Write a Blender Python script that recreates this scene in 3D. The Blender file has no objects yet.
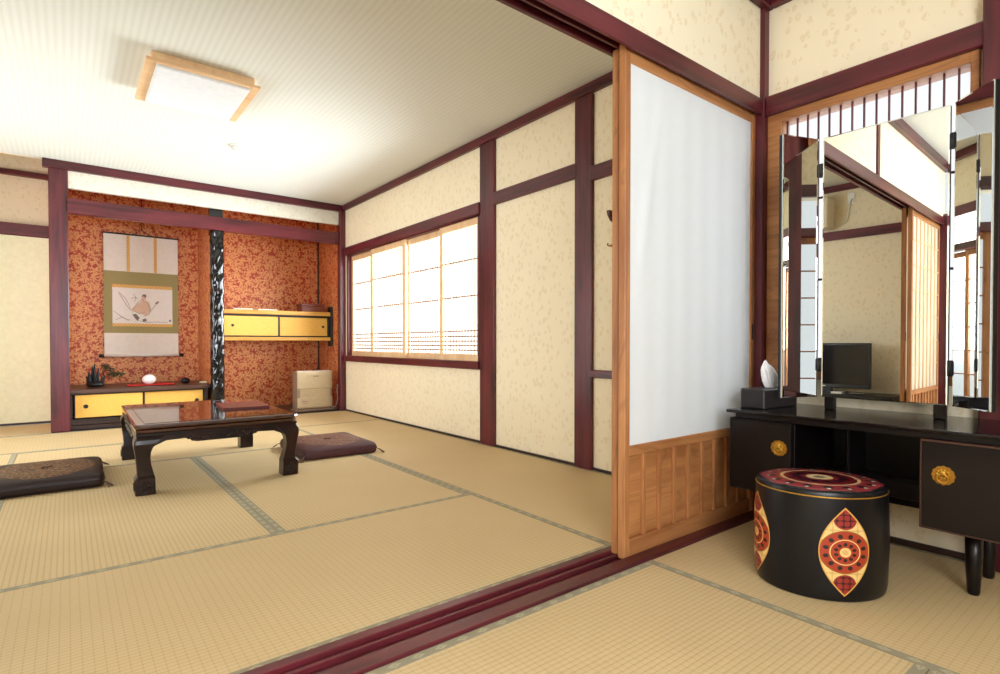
import bpy, bmesh, math, random
from mathutils import Vector, Matrix
random.seed(7)
S = 0.75                      # every length below is in camera heights (0.75 m); S turns it into metres
R = math.radians
sc = bpy.context.scene
col = sc.collection

# ------------------------------------------------------------------ camera
cd = bpy.data.cameras.new('camera'); cam = bpy.data.objects.new('camera', cd); col.objects.link(cam)
cam.location = (0, 0, S); cam.rotation_euler = (R(90 - .8), 0, R(-38.2))
cd.lens = 19.8; cd.sensor_width = 36; cd.sensor_fit = 'HORIZONTAL'; cd.shift_y = 13.7 / 1000; cd.clip_start = .02
sc.camera = cam

# ------------------------------------------------------------------ world, light, exposure
w = bpy.data.worlds.new('sky'); sc.world = w; w.use_nodes = True
bg = w.node_tree.nodes['Background']; bg.inputs[0].default_value = (.93, .97, 1, 1); bg.inputs[1].default_value = .95
sc.view_settings.view_transform = 'Standard'; sc.view_settings.look = 'None'
sc.view_settings.gamma = 1; sc.view_settings.exposure = 0.1; sc.view_settings.use_curve_mapping = False
cy = sc.cycles
cy.use_denoising = True
cy.max_bounces = 10; cy.diffuse_bounces = 5; cy.glossy_bounces = 6; cy.transmission_bounces = 6; cy.transparent_max_bounces = 8
cy.sample_clamp_indirect = 8; cy.caustics_reflective = False; cy.caustics_refractive = False

def area(name, loc, rot, sx, sy, energy, color, spread=180):
    l = bpy.data.lights.new(name, 'AREA'); l.shape = 'RECTANGLE'; l.size = sx * S; l.size_y = sy * S
    l.energy = energy; l.color = color; l.spread = R(spread)
    o = bpy.data.objects.new(name, l); col.objects.link(o)
    o.location = [c * S for c in loc]; o.rotation_euler = rot
    return o
# daylight just outside the three windows, then one added fill lamp
area('daylight_long_window', (3.95, 6.0, 1.50), (0, R(90), R(-16)), 2.0, 3.9, 280, (.91, .97, 1), 128)
area('daylight_dresser_window', (3.60, 1.08, 2.0), (0, R(90), 0), 2.8, 1.3, 9, (.90, .95, 1))
area('daylight_rear_window', (-.55, -1.50, 1.62), (R(90), 0, 0), 2.5, 1.42, 160, (.90, .95, 1))
area('added_left_fill', (-2.25, 6.0, 1.25), (0, R(-92), 0), 2.2, 2.8, 85, (.91, .97, 1))  # added fill from the left, shining through the invented paper doors

# ------------------------------------------------------------------ node helpers
class V:
    """a value in a node tree, with arithmetic"""
    def __init__(s, nt, sock): s.nt = nt; s.s = sock
    def _m(s, op, *a, clamp=False):
        n = s.nt.nodes.new('ShaderNodeMath'); n.operation = op; n.use_clamp = clamp
        for i, x in enumerate((s,) + a):
            if isinstance(x, V): s.nt.links.new(x.s, n.inputs[i])
            else: n.inputs[i].default_value = x
        return V(s.nt, n.outputs[0])
    def __add__(s, o): return s._m('ADD', o)
    __radd__ = __add__
    def __sub__(s, o): return s._m('SUBTRACT', o)
    def __rsub__(s, o): return (s * -1) + o
    def __mul__(s, o): return s._m('MULTIPLY', o)
    __rmul__ = __mul__
    def __truediv__(s, o): return s._m('DIVIDE', o)
    def abs(s): return s._m('ABSOLUTE')
    def frac(s): return s._m('FRACT')
    def sin(s): return s._m('SINE')
    def cos(s): return s._m('COSINE')
    def sqrt(s): return s._m('SQRT')
    def floor(s): return s._m('FLOOR')
    def atan2(s, o): return s._m('ARCTAN2', o)
    def lt(s, o): return s._m('LESS_THAN', o)
    def gt(s, o): return s._m('GREATER_THAN', o)
    def mn(s, o): return s._m('MINIMUM', o)
    def mx(s, o): return s._m('MAXIMUM', o)
    def inv(s): return (s * -1) + 1
    def smooth(s, a, b):
        n = s.nt.nodes.new('ShaderNodeMapRange'); n.interpolation_type = 'SMOOTHSTEP'
        s.nt.links.new(s.s, n.inputs[0]); n.inputs[1].default_value = a; n.inputs[2].default_value = b
        return V(s.nt, n.outputs[0])

class M:
    def __init__(s, name, rough=.5, spec=.5, **kw):
        s.m = bpy.data.materials.new(name); s.m.use_nodes = True; s.nt = s.m.node_tree
        s.b = s.nt.nodes['Principled BSDF']; s.b.inputs['Roughness'].default_value = rough
        s.b.inputs['Specular IOR Level'].default_value = spec
        for k, v in kw.items(): s.b.inputs[k.replace('_', ' ')].default_value = v
    def col(s, c): return c if isinstance(c, (V,)) else c
    def pos(s):
        n = s.nt.nodes.new('ShaderNodeNewGeometry'); return s.split(n.outputs['Position'])
    def obj(s):
        n = s.nt.nodes.new('ShaderNodeTexCoord'); return s.split(n.outputs['Object'])
    def uv(s):
        n = s.nt.nodes.new('ShaderNodeTexCoord'); return s.split(n.outputs['UV'])[:2]
    def split(s, sock):
        n = s.nt.nodes.new('ShaderNodeSeparateXYZ'); s.nt.links.new(sock, n.inputs[0])
        return [V(s.nt, n.outputs[i]) for i in range(3)]
    def vec(s, *xyz):
        n = s.nt.nodes.new('ShaderNodeCombineXYZ')
        for i, x in enumerate(xyz):
            if isinstance(x, V): s.nt.links.new(x.s, n.inputs[i])
            else: n.inputs[i].default_value = x
        return n.outputs[0]
    def noise(s, vec, scale, detail=2, rough=.5, dist=0):
        n = s.nt.nodes.new('ShaderNodeTexNoise'); s.nt.links.new(vec, n.inputs['Vector'])
        n.inputs['Scale'].default_value = scale; n.inputs['Detail'].default_value = detail
        n.inputs['Roughness'].default_value = rough; n.inputs['Distortion'].default_value = dist
        return V(s.nt, n.outputs[0])
    def voro(s, vec, scale, rnd=1.0):
        n = s.nt.nodes.new('ShaderNodeTexVoronoi'); s.nt.links.new(vec, n.inputs['Vector'])
        n.inputs['Scale'].default_value = scale; n.inputs['Randomness'].default_value = rnd
        return V(s.nt, n.outputs['Distance']), n.outputs['Color'], n.outputs['Position']
    def mix(s, f, a, b):
        n = s.nt.nodes.new('ShaderNodeMix'); n.data_type = 'RGBA'
        if isinstance(f, V): s.nt.links.new(f.s, n.inputs[0])
        else: n.inputs[0].default_value = f
        for x, i in ((a, 6), (b, 7)):
            if isinstance(x, tuple): n.inputs[i].default_value = (*x, 1)
            else: s.nt.links.new(x, n.inputs[i])
        return n.outputs[2]
    def base(s, c):
        if isinstance(c, tuple): s.b.inputs['Base Color'].default_value = (*c, 1)
        else: s.nt.links.new(c, s.b.inputs['Base Color'])
        return s
    def set(s, k, v): s.nt.links.new(v.s if isinstance(v, V) else v, s.b.inputs[k]); return s
    def bump(s, h, strength=.3, dist=.002):
        n = s.nt.nodes.new('ShaderNodeBump'); n.inputs['Strength'].default_value = strength; n.inputs['Distance'].default_value = dist
        s.nt.links.new(h.s, n.inputs['Height']); s.nt.links.new(n.outputs[0], s.b.inputs['Normal']); return s

def srgb(r, g, b): return tuple(((c / 255 + .055) / 1.055) ** 2.4 if c > 10 else c / 255 / 12.92 for c in (r, g, b))
def plain(name, rgb, rough=.5, **kw):
    m = M(name, rough, **kw); x, y, z = m.pos(); n = m.noise(m.vec(x, y, z), 30, 2)
    c = srgb(*rgb); m.base(m.mix(n, tuple(v * .9 for v in c), tuple(min(1, v * 1.08) for v in c))); return m.m

# ------------------------------------------------------------------ materials
def wood(name, dark, light, axis, rough=.4, scale=1, figure=0, coat=0):
    m = M(name, rough); p = m.pos()
    q = [v * (1.2 if i == axis else 26) * scale for i, v in enumerate(p)]
    a = m.noise(m.vec(*q), 1, 5, .6, .6)
    q2 = [v * (.8 if i == axis else 5) * scale for i, v in enumerate(p)]
    b = m.noise(m.vec(*q2), 1, 3, .5, 1.2)
    e_ = m.noise(m.vec(*[v * (3 if i == axis else 9) for i, v in enumerate(p)]), 1, 3, .6, .5)
    f = (a * .42 + b * .42 + e_ * .26).smooth(.36, .70)
    c = m.mix(f, srgb(*dark), srgb(*light))
    if figure:
        ring = ((b * 9).frac() - .5).abs().smooth(.5, .38).inv()
        c = m.mix(ring * figure, c, tuple(v * .35 for v in srgb(*dark)))
    m.base(c); m.bump(a, .25, .001)
    if coat: m.b.inputs['Specular IOR Level'].default_value = .3
    if coat: m.b.inputs['Coat Weight'].default_value = coat; m.b.inputs['Coat Roughness'].default_value = .05
    return m.m
PURPLE = [wood('stained_purple_wood_%s' % 'xyz'[i], (44, 10, 16), (104, 36, 44), i, .34) for i in range(3)]
CEDAR = [wood('cedar_%s' % 'xyz'[i], (142, 86, 46), (190, 132, 80), i, .5, figure=.3) for i in range(3)]
PALEW = [wood('pale_wood_%s' % 'xyz'[i], (222, 178, 132), (240, 206, 162), i, .5) for i in range(3)]
BLACKW = wood('dark_stained_wood', (26, 15, 13), (58, 36, 30), 0, .35)

def wallpaper(name, base, fleck, amt=.5):
    m = M(name, .85, .2); x, y, z = m.pos(); v = m.vec(x, y, z)
    n1 = m.noise(v, 5, 3); n2 = m.noise(v, 42, 3, .6, 1.5)
    d, c, _ = m.voro(m.vec(x, y, z * .7), 30)
    fl = (d.lt(.36)) * (n2.gt(.46)) 
    cc = m.mix(n1, tuple(k * .94 for k in srgb(*base)), srgb(*base))
    cc = m.mix(fl * amt, cc, srgb(*fleck))
    m.base(cc); m.bump(n2, .2, .001); return m.m
WASHI = wallpaper('flecked_washi_wallpaper', (246, 234, 206), (224, 202, 162), .45)
WASHI_W = wallpaper('pale_washi_wallpaper', (226, 222, 208), (200, 188, 164), .4)

def maple():
    m = M('orange_maple_leaf_wallpaper', .42, .5); x, y, z = m.pos()
    h = x + y * 1.0
    g = srgb(230, 168, 106); base = srgb(176, 60, 28); c = base
    total = None
    for k, (sc_, ox, oz, rad) in enumerate(((10.5, 0, 0, .40), (17, .37, .21, .36), (24, .11, .63, .30))):
        px_, pz = (h + ox) * sc_, (z + oz) * sc_
        d, cc, pos = m.voro(m.vec(px_, 0.0, pz), 1, .9)
        a, _, b = m.split(pos)
        dx, dz = px_ - a, pz - b
        r = (dx * dx + dz * dz).sqrt(); rot = (a * 3.7 + b * 5.3)
        th = dz.atan2(dx) + rot
        petal = (th * 2.5).cos().abs()
        leaf = r.lt((petal * petal) * (rad * .95) + .10)
        total = leaf if total is None else total.mx(leaf)
    n = m.noise(m.vec(h * 60, 0, z * 60), 1, 3, .7).smooth(.40, .55)
    tone = m.noise(m.vec(h * 2.1, 0, z * 2.1), 1, 2).smooth(.3, .7)
    c = m.mix(total * (n * .45 + .5), base, g)
    c = m.mix(tone * .12, c, srgb(200, 84, 40))
    m.base(c); m.set('Metallic', total * n * .25); return m.m
MAPLE = maple()

def ceiling_mat():
    m = M('striped_ceiling_paper', .7, .3); x, y, z = m.pos()
    s = ((x / (S * .043)).frac() - .5).abs().smooth(.08, .48)
    fine = m.noise(m.vec(x * 90, y * 90, z), 1, 2)
    m.base(m.mix(s * .3 + fine * .2, srgb(228, 232, 226), srgb(206, 207, 196))); m.bump(s, .15, .001); return m.m
CEIL = ceiling_mat()

def tatami(axis):
    m = M('woven_rush_%s' % 'xy'[axis], .6, .35); x, y, z = m.pos()
    along, across = (x, y) if axis == 0 else (y, x)
    rib = ((across / .0165).frac() - .5).abs() * 2            # 1 at a warp line
    line = rib.smooth(.55, 1)
    cell = ((along / .022).frac() - .5).abs().smooth(.38, .5) * .35
    fine = m.noise(m.vec(*( (along * 25, across * 420, z) )), 1, 2)
    big = m.noise(m.vec(x, y, z), 2.2, 2)
    c = m.mix(big * .5 + fine * .4, srgb(196, 170, 124), srgb(220, 197, 153))
    c = m.mix(line * .30 + cell * .6, c, srgb(150, 116, 70))
    m.base(c); m.bump(line * -1 + fine * .3, .28, .0014); return m.m
TATAMI = [tatami(0), tatami(1)]

def heri():
    m = M('grey_floral_mat_border', .7, .3); u, v = m.uv()     # u along in tiles, v 0..1 across
    a = ((u.frac()) - .5).abs(); b = (v - .5).abs()
    d = (a * 1.5 + b * 1.3)
    flower = d.lt(.44) * (d.lt(.12)).inv()
    thread = m.noise(m.vec(u * 30, v * 60, 0), 1, 1)
    c = m.mix(thread, srgb(142, 134, 112), srgb(160, 152, 128))
    m.base(m.mix(flower * .6, c, srgb(192, 182, 150))); return m.m
HERI = heri()

def paper(name, rgb, trans, through=.5):
    m = bpy.data.materials.new(name); m.use_nodes = True; nt = m.node_tree; nt.nodes.clear()
    o = nt.nodes.new('ShaderNodeOutputMaterial'); d = nt.nodes.new('ShaderNodeBsdfDiffuse'); t = nt.nodes.new('ShaderNodeBsdfTranslucent')
    tr = nt.nodes.new('ShaderNodeBsdfTransparent'); m1 = nt.nodes.new('ShaderNodeMixShader'); m2 = nt.nodes.new('ShaderNodeMixShader')
    nz = nt.nodes.new('ShaderNodeTexNoise'); nz.inputs['Scale'].default_value = 40; nz.inputs['Detail'].default_value = 4
    rp = nt.nodes.new('ShaderNodeValToRGB'); c = srgb(*rgb)
    rp.color_ramp.elements[0].position = .3; rp.color_ramp.elements[0].color = (*[k * .985 for k in c], 1); rp.color_ramp.elements[1].position = .7; rp.color_ramp.elements[1].color = (*c, 1)
    g = nt.nodes.new('ShaderNodeNewGeometry'); nt.links.new(g.outputs['Position'], nz.inputs['Vector'])
    nt.links.new(nz.outputs[0], rp.inputs[0]); nt.links.new(rp.outputs[0], d.inputs[0]); nt.links.new(rp.outputs[0], t.inputs[0])
    m1.inputs[0].default_value = through; nt.links.new(d.outputs[0], m1.inputs[1]); nt.links.new(t.outputs[0], m1.inputs[2])
    m2.inputs[0].default_value = trans; nt.links.new(m1.outputs[0], m2.inputs[1]); nt.links.new(tr.outputs[0], m2.inputs[2])
    nt.links.new(m2.outputs[0], o.inputs[0]); return m
BARW = plain('slim_lattice_wood', (150, 116, 86), .6)
WINPAPER = paper('bright_window_paper', (250, 250, 248), .92, .6)
SHOJI = paper('shoji_paper', (240, 245, 248), 0, .25)
SHOJI_W = paper('warm_lit_shoji_paper', (236, 222, 200), 0, .4)  # beige stands in for the dimmer, warmer light on the left screen

SILVER = M('silvered_mirror', 0.0, Metallic=1).base((.86, .88, .87)).m
GLASS_EDGE = M('polished_glass_edge', .08, Metallic=.6).base((.72, .80, .80)).m
LACQ = wood('black_brown_lacquer', (9, 5, 6), (18, 11, 10), 1, .34, coat=.1)
LACQ_TOP = wood('glossy_black_lacquer', (12, 7, 8), (24, 15, 14), 1, .16, coat=.3)
LACQ_EDGE = plain('worn_brown_edge', (66, 38, 28), .45)
BRASS = plain('aged_brass', (200, 150, 52), .35, Metallic=.75)
BRASSD = plain('dull_brass', (166, 112, 26), .45, Metallic=.4)
def rosewood():
    m = M('polished_rosewood', .12); x, y, z = m.pos()
    a = m.noise(m.vec(x * 40, y * 3, z * 40), 1, 5, .6, .5)
    m.base(m.mix(a.smooth(.3, .7), srgb(34, 11, 8), srgb(72, 26, 14))); m.b.inputs['Coat Weight'].default_value = 1; m.b.inputs['Coat Roughness'].default_value = .02
    return m.m
ROSE = rosewood()
ROSED = wood('dark_carved_rosewood', (14, 5, 4), (38, 16, 11), 2, .3, coat=.15)
YELLOW = plain('yellow_door_paper', (240, 188, 88), .6)
YWOOD = wood('honey_wood', (200, 142, 58), (230, 180, 86), 0, .4)
BLACK = plain('black_plastic', (14, 14, 16), .35)
BLACKM = plain('black_iron', (20, 20, 22), .5)
WHITE = plain('white_plastic', (236, 236, 232), .4)
DIFF = plain('milky_lamp_diffuser', (236, 242, 248), .35)
CREAM = plain('cream_door_paper', (244, 244, 212), .7)

# ------------------------------------------------------------------ mesh helpers (coordinates in camera heights, world space)
class MB:
    def __init__(s): s.bm = bmesh.new(); s.uv = s.bm.loops.layers.uv.new('UVMap'); s.mi = 0
    def _done(s, verts, mat=None):
        if mat is not None: bmesh.ops.transform(s.bm, matrix=mat, verts=verts)
        for f in {f for v in verts for f in v.link_faces}: f.material_index = s.mi
        return s
    def box(s, x0, x1, y0, y1, z0, z1, bev=.004, seg=1, mat=None):
        if x0 > x1: x0, x1 = x1, x0
        if y0 > y1: y0, y1 = y1, y0
        if z0 > z1: z0, z1 = z1, z0
        r = bmesh.ops.create_cube(s.bm, size=1); vs = r['verts']
        for v in vs: v.co = Vector((x0 + (v.co.x + .5) * (x1 - x0), y0 + (v.co.y + .5) * (y1 - y0), z0 + (v.co.z + .5) * (z1 - z0)))
        if mat is not None: bmesh.ops.transform(s.bm, matrix=mat, verts=vs)
        bev = min(bev, .3 * min(x1 - x0, y1 - y0, z1 - z0))
        fs = {f for v in vs for f in v.link_faces}
        for f in fs: f.material_index = s.mi
        if bev > 0:
            es = list({e for v in vs for e in v.link_edges})
            rr = bmesh.ops.bevel(s.bm, geom=es, offset=bev, segments=seg, affect='EDGES', profile=.5)
            for f in rr['faces']: f.material_index = s.mi
        return s
    def prism(s, pts, axis, a0, a1):
        """extrude a 2-D outline along an axis; the outline lies in the two other axes in order"""
        def co(p, a):
            l = list(p); l.insert(axis, a); return Vector(l)
        b = [s.bm.verts.new(co(p, a0)) for p in pts]; t = [s.bm.verts.new(co(p, a1)) for p in pts]
        n = len(pts); fs = []
        fs.append(s.bm.faces.new(b)); fs.append(s.bm.faces.new(t[::-1]))
        for i in range(n): fs.append(s.bm.faces.new((b[i], t[i], t[(i + 1) % n], b[(i + 1) % n])))
        for f in fs: f.material_index = s.mi
        return s
    def quad(s, pts, uvs=None):
        f = s.bm.faces.new([s.bm.verts.new(Vector(p)) for p in pts]); f.material_index = s.mi
        if uvs:
            for l, u in zip(f.loops, uvs): l[s.uv].uv = u
        return s
    def rings(s, rings, cap=True, closed=False):
        vv = [[s.bm.verts.new(Vector(p)) for p in r] for r in rings]; n = len(vv[0])
        for k in range(len(vv) - 1):
            for i in range(n):
                f = s.bm.faces.new((vv[k][i], vv[k][(i + 1) % n], vv[k + 1][(i + 1) % n], vv[k + 1][i])); f.material_index = s.mi; f.smooth = True
        if cap:
            f = s.bm.faces.new(vv[0][::-1]); f.material_index = s.mi
            f = s.bm.faces.new(vv[-1]); f.material_index = s.mi
        return s
    def lathe(s, cx, cy, prof, n=32, ax=1, ay=1, rot=0):
        rs = []
        for r, z in prof:
            rs.append([(cx + math.cos(rot) * r * ax * math.cos(t) - math.sin(rot) * r * ay * math.sin(t),
                        cy + math.sin(rot) * r * ax * math.cos(t) + math.cos(rot) * r * ay * math.sin(t), z) for t in [2 * math.pi * i / n for i in range(n)]])
        return s.rings(rs)
    def tube(s, pts, r, n=8):
        pts = [Vector(p) for p in pts]; rs = []
        for i, p in enumerate(pts):
            d = (pts[min(i + 1, len(pts) - 1)] - pts[max(i - 1, 0)]).normalized()
            a = d.orthogonal().normalized() if i == 0 else (a - d * a.dot(d)).normalized()
            b = d.cross(a); rr = r[i] if isinstance(r, (list, tuple)) else r
            rs.append([p + a * rr * math.cos(t) + b * rr * math.sin(t) for t in [2 * math.pi * k / n for k in range(n)]])
        return s.rings(rs)
    def ball(s, c, rx, ry=None, rz=None, seg=16, mat=None):
        ry = ry or rx; rz = rz or rx
        r = bmesh.ops.create_uvsphere(s.bm, u_segments=seg, v_segments=max(6, seg // 2), radius=1); vs = r['verts']
        for v in vs: v.co = Vector((v.co.x * rx, v.co.y * ry, v.co.z * rz))
        if mat is not None: bmesh.ops.transform(s.bm, matrix=mat, verts=vs)
        for v in vs: v.co += Vector(c)
        for f in {f for v in vs for f in v.link_faces}: f.material_index = s.mi; f.smooth = True
        return s
    def torus(s, c, R_, r, normal=(0, 0, 1), n=28, m=8, ax=1, ay=1):
        q = Vector((0, 0, 1)).rotation_difference(Vector(normal).normalized()); rs = []
        for i in range(n):
            t = 2 * math.pi * i / n
            ring = []
            for k in range(m):
                p = 2 * math.pi * k / m
                v = Vector(((R_ + r * math.cos(p)) * math.cos(t) * ax, (R_ + r * math.cos(p)) * math.sin(t) * ay, r * math.sin(p)))
                ring.append(Vector(c) + q @ v)
            rs.append(ring)
        rs.append(rs[0]); vv = [[s.bm.verts.new(p) for p in r] for r in rs[:-1]]; vv.append(vv[0])
        for k in range(n):
            for i in range(m):
                f = s.bm.faces.new((vv[k][i], vv[k][(i + 1) % m], vv[k + 1][(i + 1) % m], vv[k + 1][i])); f.material_index = s.mi; f.smooth = True
        return s
    def xf(s, mat): bmesh.ops.transform(s.bm, matrix=mat, verts=s.bm.verts[:]); return s
    def build(s, name, mats, parent=None, base=None):
        if not isinstance(mats, (list, tuple)): mats = [mats]
        bmesh.ops.recalc_face_normals(s.bm, faces=s.bm.faces[:])
        o = bpy.data.objects.new(name, bpy.data.meshes.new(name)); col.objects.link(o)
        if parent is not None:
            org = Vector(parent['_org']); o.parent = parent
        else:
            if base is None:
                xs = [v.co for v in s.bm.verts]
                base = [(min(c[i] for c in xs) + max(c[i] for c in xs)) / 2 for i in range(2)] + [min(c[2] for c in xs)]
            org = Vector(base); o.location = org * S
        o['_org'] = tuple(org)
        for v in s.bm.verts: v.co = (v.co - org) * S
        s.bm.to_mesh(o.data); s.bm.free()
        for m in mats: o.data.materials.append(m)
        return o

def thing(name, label, cat, base, group=None):
    o = bpy.data.objects.new(name, None); col.objects.link(o); o.empty_display_size = .05
    o.location = [c * S for c in base]; o['_org'] = tuple(base); o['label'] = label; o['category'] = cat
    if group: o['group'] = group
    return o
def tag(o, label, cat, group=None):
    o['label'] = label; o['category'] = cat
    if group: o['group'] = group
    return o
def struct(o): o['kind'] = 'structure'; return o
def bx(name, mat, parent, *b, bev=.004, seg=1):
    m = MB()
    for k in b: m.box(*k, bev=bev, seg=seg)
    return m.build(name, mat, parent)
_trim = [0]
def trim(mat, *b, bev=.006, label=None):
    _trim[0] += 1
    o = struct(bx('trim_%d' % _trim[0], mat, None, *b, bev=bev)); 
    if label: o['label'] = label
    return o

XR, XL, YP, YB = 3.25, -1.92, 1.66, 8.95        # right wall, left wall of the far room, partition, back of the alcove
XL2, YN, ZC = -1.92, -1.20, 3.03                # left and rear wall of the near room, ceiling

# ================================================================== STRUCTURE
struct(bx('floor', BLACKW, None, (XL - .1, XR + .1, YN - .1, YB + .1, -.12, -.045), bev=0))
struct(bx('ceiling', CEIL, None, (XL, XR, YP + .1, 7.90, ZC, ZC + .05), bev=0))
struct(bx('ceiling_near', CEIL, None, (XL2, XR, YN, YP - .08, ZC, ZC + .05), bev=0))
struct(bx('ceiling_entry', CEIL, None, (XL, -.15, 7.9, YB, 3.42, 3.47), bev=0))
# right wall with the two window openings
T = .12
m = MB()
for b in ((XR, XR + T, YN, .62, 0, ZC), (XR, XR + T, .62, 1.527, 0, .80), (XR, XR + T, .62, 1.527, 2.42, ZC), (XR, XR + T, 1.527, 4.44, 0, ZC),
          (XR, XR + T, 4.44, 7.79, 0, .80), (XR, XR + T, 4.44, 7.79, 2.30, ZC), (XR, XR + T, 7.79, 7.93, 0, ZC)): m.box(*b, bev=0)
struct(m.build('wall_right', WASHI))
struct(bx('wall_alcove_right', MAPLE, None, (XR, XR + T, 7.93, YB, 0, ZC), bev=0))
struct(bx('wall_back', MAPLE, None, (0, XR + T, YB, YB + .1, 0, ZC), bev=0))
struct(bx('wall_alcove_left', MAPLE, None, (-.14, 0, 8.06, YB, 0, 3.42), bev=0))
struct(bx('wall_alcove_divider', MAPLE, None, (1.49, 1.57, 8.03, YB, 0, ZC), bev=0))
struct(bx('ceiling_alcove', MAPLE, None, (0, XR, 7.94, YB, ZC, ZC + .05), bev=0))
struct(bx('wall_entry', WASHI, None, (XL, -.10, YB, YB + .1, 2.45, 3.42), bev=0))
struct(bx('wall_above_alcove', WASHI_W, None, (0, XR, 7.88, 7.94, 2.745, ZC), bev=0))
struct(bx('wall_left', WASHI, None, (XL - T, XL, YP + .08, 4.6, 0, 3.42), (XL - T, XL, 7.4, YB, 0, 3.42), (XL - T, XL, 4.6, 7.4, 2.33, 3.42), bev=0))
struct(bx('wall_left_near', WASHI, None, (XL2 - T, XL2, YN, YP - .1, 0, ZC), bev=0))
struct(bx('wall_above_entry', WASHI, None, (XL, -.18, 7.9, 7.94, ZC + .0, 3.42), bev=0))
m = MB()      # partition: above the opening, and the stretch left of it
m.box(XL, XR, 1.60, 1.72, 2.42, ZC, bev=0)
struct(m.build('wall_partition', WASHI))
m = MB()      # rear wall with a wide opening
m.box(XL2, -1.80, YN - T, YN, 0, ZC, bev=0); m.box(2.18, XR, YN - T, YN, 0, ZC, bev=0); m.box(-1.80, 2.18, YN - T, YN, 2.34, ZC, bev=0)
struct(m.build('wall_rear', WASHI))

# --- posts and beams
tb = trim
tb(PURPLE[2], (3.188, 3.25, 1.575, 1.63, 0, ZC))                                  # corner post beside the sliding screens
tb(PURPLE[0], (-1.86, 3.195, 1.585, 1.605, 2.328, 2.42), (-1.86, 3.195, 1.605, 1.625, 2.36, 2.42), (-1.86, 3.24, 1.668, 1.682, 2.36, 2.42), (-1.86, 3.24, 1.728, 1.75, 2.365, 2.46), (-1.86, 3.24, 1.605, 1.73, 2.405, 2.46), bev=.003)   # lintel with two grooves
tb(PURPLE[0], (-1.86, 3.24, 1.745, 1.775, 2.39, 2.47))
tb(PURPLE[0], (-1.86, 3.25, 1.555, 1.625, -.04, .012), (-1.86, 3.25, 1.668, 1.682, -.04, .012), (-1.86, 3.25, 1.722, 1.765, -.04, .012), (-1.86, 3.25, 1.6, 1.75, -.04, -.006), bev=.003)  # sill
tb(PURPLE[1], (3.20, XR, YN, 1.575, 2.32, 2.43))                                   # beam over dresser window
tb(PURPLE[2], (3.18, XR, .40, .605, 0, ZC))
tb(PURPLE[2], (XL, -1.85, 1.555, 1.765, 0, 2.46))                                # post at far left of opening
tb(PURPLE[2], (.52, .585, 1.585, 1.60, 2.42, ZC))
tb(PURPLE[2], (2.035, 2.47, YN, YN + .06, 0, ZC))
tb(PURPLE[0], (XL2, XR, YN, YN + .05, 2.34, 2.45))
tb(PURPLE[0], (-1.8, 2.18, YN - .07, YN + .02, 1.98, 2.06))
tb(PURPLE[1], (XL2, XL2 + .04, YN, 1.55, 2.34, 2.45))
tb(PURPLE[0], (XL2, XR, 1.55, 1.60, 2.94, ZC)); tb(PURPLE[1], (3.20, XR, YN, 1.55, 2.94, ZC)); tb(PURPLE[1], (XL2, XL2 + .05, YN, 1.55, 2.94, ZC)); tb(PURPLE[0], (XL2, XR, YN, YN + .05, 2.94, ZC))
# far room
tb(PURPLE[2], (3.22, XR + .01, 4.19, 4.40, 0, 2.95), (3.235, XR, 4.40, 4.44, 0, 2.95))
tb(PURPLE[2], (3.22, XR + .01, 2.94, 3.125, 0, 2.95))
tb(PURPLE[1], (3.215, XR, 4.435, 7.82, 2.285, 2.40)); tb(PURPLE[1], (3.215, XR, 3.10, 4.20, 2.325, 2.445)); tb(PURPLE[1], (3.215, XR, 1.80, 2.96, 2.265, 2.38))
tb(PURPLE[1], (3.20, XR + .10, 4.435, 7.80, .735, .815)); tb(PURPLE[1], (3.215, XR, 1.80, 2.97, .73, .79))
tb(PURPLE[1], (3.205, XR, 1.72, 7.88, 2.95, ZC))
tb(PURPLE[0], (XL, XR, 1.72, 1.78, 2.95, ZC)); tb(PURPLE[1], (XL, XL + .05, 1.72, 7.9, 2.95, ZC))
tb(PURPLE[0], (-.20, XR, 7.83, 7.90, 2.935, ZC))
tb(PURPLE[2], (-.150, .022, 7.86, 8.06, 0, 2.96), bev=.01)
tb(PURPLE[2], (3.165, XR, 7.82, 7.93, 0, 2.95))
tb(PURPLE[0], (0, 3.165, 7.86, 7.95, 2.46, 2.63))
tb(BLACKW, (3.232, XR, 8.92, YB, 0, ZC))
tb(PURPLE[0], (XL, -.08, 8.85, YB, 2.305, 2.45)); tb(PURPLE[0], (XL, -.10, 8.88, YB, 3.035, 3.10))
tb(PURPLE[1], (XL, XL + .045, 1.76, 7.9, 2.33, 2.44))
tb(PURPLE[2], (XL - .04, XL + .08, 4.45, 4.6, 0, 2.95)); tb(PURPLE[2], (XL - .04, XL + .08, 7.4, 7.55, 0, 2.95))
# thin dark floor line along the walls
_b = struct(bx('baseboard_right', BLACKW, None, (3.235, XR, 1.80, 2.97, 0, .022), (3.235, XR, 3.12, 4.20, 0, .022), (3.235, XR, 4.435, 7.82, 0, .022), (3.235, XR, YN, .40, 0, .03), (3.235, XR, .605, 1.55, 0, .03), bev=.002))
_b = struct(bx('baseboard_left', BLACKW, None, (XL, XL + .015, 1.8, 8.8, 0, .022), bev=.002))

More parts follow.
